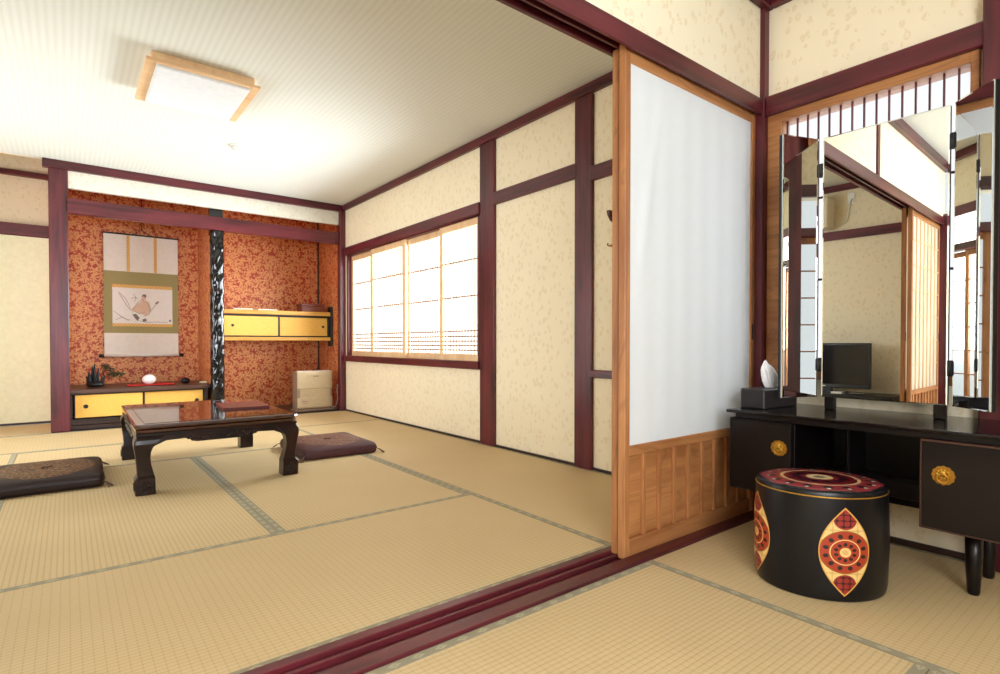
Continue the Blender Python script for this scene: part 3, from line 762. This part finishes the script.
m = MB(); m.lathe(1.24, 8.40, [(.028, ZT), (.05, ZT + .012), (.058, ZT + .035), (.046, ZT + .055)], 20); m.build('body', BLACKM, t)
m = MB(); m.lathe(1.24, 8.40, [(.048, ZT + .055), (.036, ZT + .066), (.012, ZT + .070), (.010, ZT + .078), (.002, ZT + .080)], 20); m.build('lid', BLACKM, t)
m = MB(); m.box(1.40, 1.485, 8.28, 8.36, ZT, ZT + .012, bev=.002); m.box(1.405, 1.48, 8.285, 8.355, ZT + .012, ZT + .022, bev=.002)
tag(m.build('incense_box', plain('ivory_paper', (226, 214, 176), .6)), 'flat ivory box beside the carved pillar on the alcove cabinet', 'box')

# wall cabinet in the right bay
t = thing('wall_cabinet', 'honey wood wall cabinet with two yellow sliding doors', 'cabinet', (2.4, 8.65, 1.03))
bx('top_board', YWOOD, t, (1.572, 3.245, 8.345, 8.945, 1.415, 1.475)); bx('bottom_board', YWOOD, t, (1.572, 3.245, 8.345, 8.945, 1.035, 1.088))
bx('body', BLACKM, t, (1.58, 3.20, 8.44, 8.945, 1.088, 1.415), (3.185, 3.215, 8.37, 8.44, 1.088, 1.415), (1.572, 3.20, 8.375, 8.44, 1.39, 1.412), (1.572, 3.20, 8.375, 8.44, 1.09, 1.10))
bx('end_bracket', BLACKM, t, (3.215, 3.248, 8.32, 8.46, .95, 1.56))
for k, (a, b, yy, px_) in enumerate(((1.574, 2.44, 8.385, 1.826), (2.47, 3.185, 8.405, 3.12))):
    d = bx('door', BLACKM, t, (a, b + (.03 if k == 0 else 0), yy, yy + .016, 1.10, 1.392))
    bx('door_paper', YELLOW, d, (a, b, yy - .003, yy, 1.108, 1.384), bev=.001)
    m = MB(); m.torus((px_, yy - .004, 1.25), .015, .005, (0, 1, 0), n=20, m=6); m.ball((px_, yy - .002, 1.25), .013, .003, .013); m.build('finger_pull', BLACKM, d)
ZS = 1.476
BOOK = plain('white_booklet_paper', (240, 236, 226), .6)
for k, (a, b, lab) in enumerate(((1.84, 2.10, 'white booklet on the wall cabinet nearest the carved pillar'), (2.17, 2.44, 'white booklet lying at the middle of the wall cabinet top'))):
    m = MB(); m.box(a, b, 8.40, 8.60, ZS, ZS + .005, bev=.001).box(a + .004, b - .004, 8.404, 8.596, ZS + .005, ZS + .014, bev=.001).box(a, b, 8.40, 8.60, ZS + .014, ZS + .019, bev=.001)
    tag(m.build('booklet', BOOK), lab, 'booklet', 'booklets on the wall cabinet')
t = thing('lidded_box', 'reddish brown lidded box on the right end of the wall cabinet', 'box', (2.96, 8.52, ZS))
BB = wood('reddish_box_wood', (96, 42, 30), (126, 64, 46), 0, .4)
bx('box_body', BB, t, (2.79, 3.13, 8.38, 8.62, ZS, ZS + .085)); bx('lid', BB, t, (2.783, 3.137, 8.373, 8.627, ZS + .088, ZS + .125))

# alcove floor board of the right bay
struct(bx('floor_alcove', BLACKW, None, (1.57, XR, 7.88, YB, -.04, .02)))

# fan heater
hx0, hx1, hy0, hy1, HZ = 2.585, 3.095, 7.94, 8.20, .021
CHAMP = plain('champagne_plastic', (200, 180, 146), .35); CHD = plain('taupe_plastic', (150, 128, 108), .4)
t = thing('fan_heater', 'champagne beige fan heater standing in the alcove corner', 'heater', ((hx0 + hx1) / 2, (hy0 + hy1) / 2, HZ))
bx('base', CHD, t, (hx0 - .03, hx1 + .02, hy0 - .02, hy1 + .01, HZ, HZ + .018), bev=.006)
bx('casing', CHD, t, (hx0 - .005, hx1, hy0 + .03, hy1, HZ + .018, .585), bev=.02, seg=3)
m = MB()
def fr_prof(x, z):  # gently bowed front
    return hy0 + .03 - .03 * (1 - ((x - (hx0 + hx1) / 2) / (hx1 - hx0) * 2) ** 4)
nx = 14; zz = [.055, .075, .12, .20, .205, .215, .33, .335, .345, .46, .54, .57, .588]
rows = []
for z in zz:
    rec = .012 if .206 < z < .338 else 0
    top = max(0, (z - .54) / .05) ** 2 * .015 + max(0, (.09 - z) / .04) ** 2 * .02
    rows.append([m.bm.verts.new(Vector((hx0 + (hx1 - hx0) * i / nx, fr_prof(hx0 + (hx1 - hx0) * i / nx, z) + rec + top, z))) for i in range(nx + 1)])
for j in range(len(zz) - 1):
    for i in range(nx): m.bm.faces.new((rows[j][i], rows[j][i + 1], rows[j + 1][i + 1], rows[j + 1][i]))
back = [[m.bm.verts.new(Vector((r[i].co.x, hy0 + .06, r[i].co.z))) for i in (0, nx)] for r in rows]
for j in range(len(zz) - 1):
    m.bm.faces.new((rows[j][0], rows[j + 1][0], back[j + 1][0], back[j][0])); m.bm.faces.new((rows[j][nx], back[j][1], back[j + 1][1], rows[j + 1][nx]))
m.bm.faces.new(rows[-1] + [back[-1][1], back[-1][0]]); m.bm.faces.new(rows[0][::-1] + [back[0][0], back[0][1]])
m.build('front_panel', CHAMP, t)
m = MB()
for z in (.235, .262, .289, .316): m.box(hx0 + .03, hx1 - .03, hy0 + .008, hy0 + .03, z - .004, z + .004, bev=.002)
m.build('louvre', CHAMP, t)
bx('control_panel', plain('silver_grey_plastic', (206, 200, 196), .3), t, (hx0 + .01, hx1 - .01, hy0 + .05, hy0 + .16, .585, .596), bev=.003)
bx('display', BLACK, t, ((hx0 + hx1) / 2 - .03, (hx0 + hx1) / 2 + .05, hy0 + .06, hy0 + .10, .596, .599), bev=0)
m = MB()
for k in (-1, 0, 1): m.box(hx0 + .12 + k * .035, hx0 + .14 + k * .035, hy0 + .11, hy0 + .13, .596, .601, bev=.002)
m.build('button', CHD, t)
m = MB(); 
for k in range(7): m.box(2.80 + k * .012, 2.808 + k * .012, hy0 - .003, hy0 + .002, .515, .524, bev=0)
m.build('maker_lettering', BLACK, t)
m = MB()
for k in range(5): m.box(hx0 + .05 + k * .018, hx0 + .062 + k * .018, hy0 - .001, hy0 + .006, .150, .166, bev=0)
for k in range(6): m.box(hx0 + .06 + k * .014, hx0 + .070 + k * .014, hy0 - .001, hy0 + .006, .128, .136, bev=0)
m.build('printed_lettering', CHD, t)
m = MB(); m.tube([(3.06, 8.24, .10), (3.14, 8.22, .03), (3.20, 8.12, .03), (3.215, 8.06, .15), (3.20, 8.055, .32), (3.225, 8.06, .36)], .006, 6); m.build('power_cord', WHITE, t)
t = thing('wall_outlet', 'white wall outlet on the orange wall by the heater', 'outlet', (3.245, 8.06, .32))
bx('outlet_plate', WHITE, t, (3.238, 3.249, 8.02, 8.10, .30, .43), bev=.003); bx('plug', WHITE, t, (3.205, 3.238, 8.045, 8.075, .345, .375), bev=.003)

# coat hooks on the blank wall
t = thing('coat_hook', 'dark coat hook on the wall half hidden by the sliding screen', 'hook', (3.25, 2.72, 1.94))
bx('back_plate', BLACKM, t, (3.238, 3.25, 2.55, 2.76, 1.955, 1.985)); m = MB(); m.prism([(3.16, 1.985), (3.245, 1.985), (3.245, 1.90), (3.20, 1.915), (3.17, 1.95)], 1, 2.71, 2.735); m.build('hook', plain('dark_brown_wood_peg', (70, 34, 26), .5), t)
m = MB(); m.tube([(3.245, 2.745, 1.735), (3.21, 2.75, 1.73), (3.20, 2.76, 1.735), (3.205, 2.76, 1.75)], .006, 6); m.ball((3.243, 2.745, 1.735), .014, seg=10)
tag(m.build('wall_pin', BRASSD), 'tiny metal hook pin just below the coat hook', 'hook')

# ================================================================== DRESSING TABLE
DX, DY0, DY1, DZ = 2.64, .375, 1.49, .664        # front edge, ends and top
dr = thing('dressing_table', 'black lacquer dressing table with triple folding mirror', 'dresser', (2.9, .93, 0))
m = MB(); m.box(DX, 3.20, DY0, DY1, DZ - .016, DZ, bev=.006, seg=2); m.build('tabletop', LACQ_TOP, dr)
bx('top_rail', LACQ, dr, (DX + .035, 3.19, DY0 + .03, DY1 - .03, DZ - .045, DZ - .016))
bx('back_panel', LACQ, dr, (3.15, 3.18, DY0 + .05, DY1 - .05, .33, DZ - .045))
for k, (a, b) in enumerate(((1.175, 1.475), (.385, .68))):
    cb = bx('side_cabinet', LACQ, dr, (DX + .05, 3.17, a, b, .275, DZ - .045), bev=.008)
    d = MB(); d.box(DX + .018, DX + .05, a - .002, b + .002, .268, .625, bev=.012, seg=2); d = d.build('door', LACQ, dr)
    d.name = 'cabinet_door'
    m = MB(); e = .006
    m.box(DX + .012, DX + .020, a, a + e, .270, .623, bev=.003).box(DX + .012, DX + .020, b - e, b, .270, .623, bev=.003).box(DX + .012, DX + .020, a, b, .270, .270 + e, bev=.003).box(DX + .012, DX + .020, a, b, .613, .623, bev=.003)
    m.build('door_edging', LACQ_EDGE if k else LACQ, d)
    hy = a + .055 if k == 0 else b - .075; hz = .50 if k == 0 else .488
    m = MB()
    pts = []
    for i in range(72):
        t_ = 2 * math.pi * i / 72; r_ = .034 + .0035 * abs(math.cos(t_ * 6)); pts.append((hy + r_ * math.cos(t_), hz + r_ * math.sin(t_)))
    m.prism(pts, 0, DX + .013, DX + .018); m.build('handle_plate', BRASSD, d)
    m = MB()
    for i in range(10):
        t_ = 2 * math.pi * i / 10; m.ball((DX + .011, hy + .018 * math.cos(t_), hz + .006 + .016 * math.sin(t_)), .005, .006, .006, seg=8)
    m.ball((DX + .008, hy, hz + .012), .009, .012, .010, seg=12); m.torus((DX + .004, hy, hz - .010), .018, .0035, (1, 0, .25), n=24, m=8); m.build('ring_handle', BRASS, d)
# open centre shelf with lip and inner shelf
bx('open_shelf', LACQ, dr, (DX + .20, 3.15, .68, 1.175, .345, .36), (DX + .17, DX + .20, .68, 1.175, .33, .405), (DX + .24, DX + .255, .68, 1.175, .36, .385), (DX + .30, 3.15, 1.03, 1.045, .36, DZ - .045))
bx('lower_apron', LACQ, dr, (DX + .30, DX + .33, .68, 1.175, .27, .345))
for a, b in ((2.83, .545), (2.83, 1.30), (3.08, .545), (3.08, 1.30)):
    m = MB(); m.lathe(a, b, [(.030, .27), (.027, .12), (.021, .012), (.018, .0)][::-1], 18); m.build('leg', LACQ, dr)
bx('foot_rail', LACQ, dr, (2.84, 3.07, .535, .555, .235, .268)); bx('foot_rail', LACQ, dr, (2.84, 3.07, 1.29, 1.31, .235, .268))
# mirrors
MX, MY0, MY1, MZ0, MZ1 = 3.0, .674, 1.18, .727, 2.03
for yy in (MY0 + .03, MY1 - .03): 
    bx('mirror_support', LACQ, dr, (MX + .012, MX + .05, yy - .022, yy + .022, DZ, 1.30))
def mirror(name, p0, p1, z0, z1, face):
    """upright mirror from p0 to p1 (plan), its glass on the side of the vector face"""
    p0, p1 = Vector(p0), Vector(p1); u = (p1 - p0).normalized(); L = (p1 - p0).length; nrm = Vector((-u.y, u.x))
    if nrm.dot(Vector(face)) < 0: nrm = -nrm
    X = Matrix(((u.x, nrm.x, 0, p0.x), (u.y, nrm.y, 0, p0.y), (0, 0, 1, 0), (0, 0, 0, 1)))
    m = MB(); m.box(0, L, -.026, -.006, z0, z1, bev=.003); m.xf(X); o = m.build(name, BLACK, dr)
    m = MB(); m.box(.001, L - .001, -.006, -.001, z0 + .001, z1 - .001, bev=0); m.xf(X); m.build('glass_edge', GLASS_EDGE, o)
    m = MB(); b = .006
    # bevelled border and flat centre, one reflecting surface
    q = [(0.001, z0 + .001), (L - .001, z0 + .001), (L - .001, z1 - .001), (.001, z1 - .001)]; i_ = [(b, z0 + b), (L - b, z0 + b), (L - b, z1 - b), (b, z1 - b)]
    vo = [m.bm.verts.new(Vector((a, -.001, c))) for a, c in q]; vi = [m.bm.verts.new(Vector((a, .0, c))) for a, c in i_]
    m.bm.faces.new(vi)
    for k in range(4): m.bm.faces.new((vo[k], vo[(k + 1) % 4], vi[(k + 1) % 4], vi[k]))
    m.xf(X); m.build('mirror_glass', SILVER, o)
    return o
mirror('centre_mirror', (MX + .0055, MY0), (MX - .0055, MY1), MZ0, MZ1, (-1, 0))
mirror('side_mirror', (2.992, 1.197), (2.777, 1.276), MZ0, MZ1, (-.35, -.93))
mirror('side_mirror', (2.992, .656), (2.847, .505), MZ0, MZ1, (-.73, .68))
for yy in (.664, 1.188):
    for z in (.89, 1.87):
        m = MB(); m.box(MX - .006, MX + .010, yy - .011, yy + .011, z - .035, z + .035, bev=.003); m.tube([(MX - .008, yy, z - .03), (MX - .008, yy, z + .03)], .005, 8); m.build('hinge', BLACKM, dr)

# tissue box on the dresser
t = thing('tissue_box', 'black tissue box with a white tissue on the dresser end', 'tissue box', (2.86, 1.40, DZ))
X = Matrix.Translation((2.90, 1.395, DZ)) @ Matrix.Rotation(R(-62), 4, 'Z')
X = Matrix.Translation((2.92, 1.405, DZ)) @ Matrix.Rotation(R(-4), 4, 'Z')
m = MB(); m.box(-.16, .16, -.065, .065, .0, .100, bev=.005); m.xf(X); m.build('box', plain('dark_leatherette', (34, 28, 30), .45), t)
m = MB(); m.torus((0, 0, .101), .035, .002, n=20, m=5, ax=1.6, ay=.5); m.xf(X); m.build('slot_rim', BLACK, t)
m = MB(); rs = []
for k, (r_, z, ox, am) in enumerate(((.022, .098, .004, .1), (.030, .112, .006, .3), (.036, .135, .006, .45), (.037, .160, .000, .5), (.033, .182, -.010, .5), (.027, .200, -.018, .45), (.019, .216, -.028, .4), (.010, .226, -.036, .3), (.003, .229, -.040, .2))):
    ring = []
    for i in range(36):
        t_ = 2 * math.pi * i / 36; rr = r_ * (1 + am * abs(math.sin(2.5 * t_ + k * .25 + .4)) - am * .35 + .06 * math.sin(9 * t_ + k * 2)); ring.append((ox + rr * math.cos(t_) * 1.15, rr * math.sin(t_) * .75, z + (.016 * math.cos(t_ + 2.6) + .006 * math.sin(5 * t_) if k > 2 else 0)))
    rs.append(ring)
m.rings(rs); m.xf(X)
for f in m.bm.faces: f.smooth = False
m.build('tissue', plain('white_tissue', (244, 244, 250), .8), t)

# ================================================================== STOOL
SC, SH = (2.492, .985), .425; SA, SB, SROT = .252, .222, R(135)
def stool_black():
    m = M('black_vinyl', .42, .5); x, y, z = m.pos(); n = m.noise(m.vec(x, y, z), 9, 3); f = m.noise(m.vec(x, y, z), 160, 2)
    m.base(m.mix(n, (.0035, .0035, .0045), (.008, .0075, .009))); m.bump(f, .12, .001); m.b.inputs['Roughness'].default_value = .33; m.b.inputs['Specular IOR Level'].default_value = .32; return m.m
def polar(m):
    u, v = m.uv(); r = (u * u + v * v).sqrt(); return u, v, r, v.atan2(u)
def stool_top():
    m = M('painted_roundel_top', .32, .5); u, v, r, th = polar(m)
    c = m.mix(r.lt(.965), (.02, .018, .02), srgb(150, 52, 56))                      # outer rose band
    pet = (th * 8).cos()                                                           # black drops round the band
    fr_ = ((th * (16 / 6.28318)).frac() - .5) * .39
    dr_ = ((fr_ * r * 1.0) * (fr_ * r) * 190 + (r - .79) * (r - .79) * 110).lt(1.0)
    dw = ((fr_ * r) * (fr_ * r) * 900 + (r - .84) * (r - .84) * 900).lt(1.0)
    c = m.mix(dr_, c, (.012, .012, .014)); c = m.mix(dw, c, srgb(226, 214, 196))
    c = m.mix(r.gt(.93) * r.lt(.99) * pet.gt(-.2), c, (.015, .012, .014))
    c = m.mix(r.lt(.64), c, srgb(206, 176, 134)); c = m.mix(r.lt(.585), c, srgb(112, 20, 26))
    p2 = r.lt((th * 6).cos().abs() * .10 + .38); c = m.mix(p2, c, srgb(40, 12, 26))
    p3 = r.lt((th * 6).sin().abs() * .06 + .26); c = m.mix(p3, c, srgb(120, 26, 30))
    c = m.mix(r.lt(.215), c, srgb(226, 202, 152)); c = m.mix(r.lt(.10) * (th * 3).sin().abs().gt(.4), c, srgb(70, 50, 40))
    m.base(c); return m.m
def stool_side():
    m = M('painted_lens_medallion', .35, .5); u, v = m.uv()                        # u in +-0.5, v in +-1
    gold, red, blk = srgb(232, 198, 128), srgb(168, 58, 34), (.02, .015, .015)
    r = (u * u * 4 + v * v * 4.3).sqrt(); th = (v * 1.04).atan2(u)                 # 1 at the big disc
    n = m.voro(m.vec(u, v, 0), 9, .9)[0]; edge = n.smooth(.03, .0)
    web = ((u * 13).sin() * (v * 13).sin()).abs().lt(.10)
    c = m.mix(web * .5, gold, srgb(176, 130, 60))
    c = m.mix(r.lt(1.0), c, srgb(150, 96, 36)); c = m.mix(r.lt(.955), c, red)
    f12 = ((th * (12 / 6.28318)).frac() - .5) * .52
    drop = ((f12 * r) * (f12 * r) * 115 + (r - .755) * (r - .755) * 90).lt(1.0); c = m.mix(drop, c, blk)
    c = m.mix(r.lt(.60), c, gold); c = m.mix(r.lt(.555) , c, red)
    f10 = ((th * (10 / 6.28318)).frac() - .5) * .62
    tri = ((f10 * r) * (f10 * r) * 190 + (r - .37) * (r - .37) * 150).lt(1.0); c = m.mix(tri, c, blk)
    c = m.mix(r.lt(.22), c, gold); c = m.mix(r.lt(.12) * ((u * 90).sin() * (v * 90).sin()).gt(0), c, srgb(190, 150, 80))
    vv = v.abs() - .735; q = (u * u * 19 + vv * vv * 19).sqrt()
    c = m.mix(q.lt(1.0), c, srgb(150, 46, 40))
    lat = ((((u * 24 + .8).sin()) * ((vv * 24 + .8).sin())).abs().lt(.22)) * q.lt(.86); c = m.mix(lat, c, srgb(60, 18, 20))
    k = (u.abs()).gt(v * v * -.52 + .478); c = m.mix(k, c, srgb(214, 160, 78))
    m.base(c); return m.m
stl = thing('round_stool', 'black oval drum stool with painted medallions', 'stool', (SC[0], SC[1], 0))
def sr(z):   # radius factor against height
    if z < .03: return .965 + .035 * math.sqrt(max(0, 1 - ((.03 - z) / .03) ** 2)) - .03
    if z > SH - .035: k = (z - (SH - .035)) / .035; return .975 - .0 * k - .035 * (1 - math.sqrt(max(0, 1 - k * k)))
    return .97 + .025 * math.sin(math.pi * (z / SH))
def sp(th, z, off=0):
    r = sr(z); a, b = (SA + off) * r * math.cos(th), (SB + off) * r * math.sin(th)
    return (SC[0] + math.cos(SROT) * a - math.sin(SROT) * b, SC[1] + math.sin(SROT) * a + math.cos(SROT) * b, z)
m = MB(); zs = [.0, .004, .010, .02, .03] + [.03 + (SH - .065) * k / 14 for k in range(1, 15)] + [SH - .026, SH - .018, SH - .011, SH - .005, SH - .001]
m.rings([[sp(2 * math.pi * i / 72, z) for i in range(72)] for z in zs]); m.build('drum', stool_black(), stl)
m = MB(); m.mi = 0; N = 72; tops = [(.0, SH + .010), (.2, SH + .010), (.4, SH + .009), (.6, SH + .007), (.8, SH + .004), (.9, SH + .001), (.935, SH - .003)]
cv = m.bm.verts.new(Vector((SC[0], SC[1], SH + .010))); prev = None
def uvof(v):
    d = Vector((v.co.x - SC[0], v.co.y - SC[1])); a = d.x * math.cos(SROT) + d.y * math.sin(SROT); b = -d.x * math.sin(SROT) + d.y * math.cos(SROT); return (a / (SA * .935), b / (SB * .935))
for s_, z in tops[1:]:
    ring = []
    for i in range(N):
        t_ = 2 * math.pi * i / N; a, b = SA * s_ * math.cos(t_), SB * s_ * math.sin(t_)
        ring.append(m.bm.verts.new(Vector((SC[0] + math.cos(SROT) * a - math.sin(SROT) * b, SC[1] + math.sin(SROT) * a + math.cos(SROT) * b, z))))
    for i in range(N):
        f = m.bm.faces.new((cv, ring[i], ring[(i + 1) % N]) if prev is None else (prev[i], ring[i], ring[(i + 1) % N], prev[(i + 1) % N])); f.smooth = True
    prev = ring
for f in m.bm.faces:
    for l in f.loops: l[m.uv].uv = uvof(l.vert)
m.build('seat_top', stool_top(), stl)
m = MB(); m.tube([sp(2 * math.pi * i / 72, SH - .022, .0005) for i in range(73)], .0028, 6); m.build('gold_piping', BRASS, stl)
SIDE = stool_side()
for base_t in (math.pi / 2, 0, -math.pi / 2, math.pi):
    m = MB(); zc, hh, hw = .197, .172, .094; NV, NU = 40, 12; rad = SB if abs(math.cos(base_t)) > .5 else SA
    # local radius of curvature decides how wide the patch is in angle
    rad = (SA if abs(math.sin(base_t)) > .5 else SB)
    grid = []
    for j in range(NV + 1):
        v = -1 + 2 * j / NV; wv = hw * (1 - v * v) * 1.0
        row = []
        for i in range(NU + 1):
            u = (-1 + 2 * i / NU) * wv; row.append((m.bm.verts.new(Vector(sp(base_t + u / rad, zc + v * hh, .0012))), (u / hw * .5, v)))
        grid.append(row)
    for j in range(NV):
        for i in range(NU):
            q = (grid[j][i], grid[j][i + 1], grid[j + 1][i + 1], grid[j + 1][i]); f = m.bm.faces.new([k[0] for k in q]); f.smooth = True
            for l, k in zip(f.loops, q): l[m.uv].uv = k[1]
    bmesh.ops.remove_doubles(m.bm, verts=m.bm.verts[:], dist=1e-6)
    m.build('medallion', SIDE, stl)

# ================================================================== SEEN IN THE MIRROR: television, stand, air conditioner
t = thing('television_stand', 'low black stand with a shelf below the television', 'stand', (-1.63, 2.75, 0))
bx('top_board', BLACK, t, (-1.900, -1.360, 1.96, 3.42, .355, .385)); bx('side_panel', BLACK, t, (-1.880, -1.400, 1.98, 2.01, 0, .355)); bx('side_panel', BLACK, t, (-1.880, -1.400, 3.37, 3.40, 0, .355)); bx('shelf', BLACK, t, (-1.880, -1.400, 2.01, 3.37, .06, .085)); bx('back_panel', BLACK, t, (-1.900, -1.880, 1.98, 3.40, 0, .355))
t = thing('television', 'black flat television on the low black stand', 'television', (-1.630, 2.70, .386))
bx('screen_bezel', BLACK, t, (-1.630, -1.570, 2.22, 3.02, .445, 1.0), bev=.006); bx('screen', M('glossy_black_screen', .08).base((.006, .006, .008)).m, t, (-1.570, -1.567, 2.245, 2.995, .49, .975), bev=0)
bx('rear_housing', BLACK, t, (-1.680, -1.630, 2.40, 3.0, .52, .92), bev=.02); bx('neck', BLACK, t, (-1.640, -1.600, 2.64, 2.76, .39, .45)); bx('foot', BLACK, t, (-1.740, -1.480, 2.50, 2.90, .386, .398), bev=.004)
bx('power_light', plain('red_indicator', (200, 40, 30), .3), t, (-1.568, -1.564, 2.80, 2.83, .462, .470), bev=0); bx('maker_badge', WHITE, t, (-1.568, -1.565, 2.70, 2.76, .462, .472), bev=0)
t = thing('remote_control', 'black remote control lying on the television stand', 'remote control', (-1.420, 2.45, .386)); bx('body', BLACK, t, (-1.440, -1.390, 2.22, 2.42, .386, .400)); 
m = MB()
for k in range(5): m.box(-1.430, -1.420, 2.24 + k * .03, 2.255 + k * .03, .400, .403, bev=0).box(-1.410, -1.400, 2.24 + k * .03, 2.255 + k * .03, .400, .403, bev=0)
m.build('button', WHITE, t)
t = thing('paper_pad', 'white paper pad on the stand before the television', 'pad', (-1.420, 2.56, .386)); bx('sheet', WHITE, t, (-1.470, -1.380, 2.46, 2.58, .386, .412))
tag(bx('white_leaflet', WHITE, None, (-1.460, -1.380, 2.84, 3.02, .386, .394), bev=.001), 'white leaflet on the stand by the television foot', 'leaflet')
t = thing('air_conditioner', 'white air conditioner high on the far left wall', 'air conditioner', (XL, 3.35, 2.46))
bx('casing', plain('cream_plastic', (232, 222, 200), .4), t, (XL, XL + .27, 2.72, 3.80, 2.47, 2.86), bev=.02, seg=3); bx('air_flap', WHITE, t, (XL + .10, XL + .24, 2.77, 3.75, 2.462, 2.472)); 
m = MB(); m.tube([(XL + .05, 2.73, 2.56), (XL + .02, 2.66, 2.50), (XL + .02, 2.58, 2.55), (XL + .02, 2.56, 2.70), (XL + .02, 2.54, 2.80)], .006, 6); m.build('power_cord', WHITE, t)
t = thing('wall_outlet', 'white wall outlet beside the air conditioner', 'outlet', (XL, 2.54, 2.8)); bx('outlet_plate', WHITE, t, (XL, XL + .012, 2.50, 2.58, 2.78, 2.91), bev=.003); bx('plug', WHITE, t, (XL + .012, XL + .04, 2.525, 2.555, 2.80, 2.83), bev=.003)

for o in bpy.data.objects:
    if '_org' in o: del o['_org']
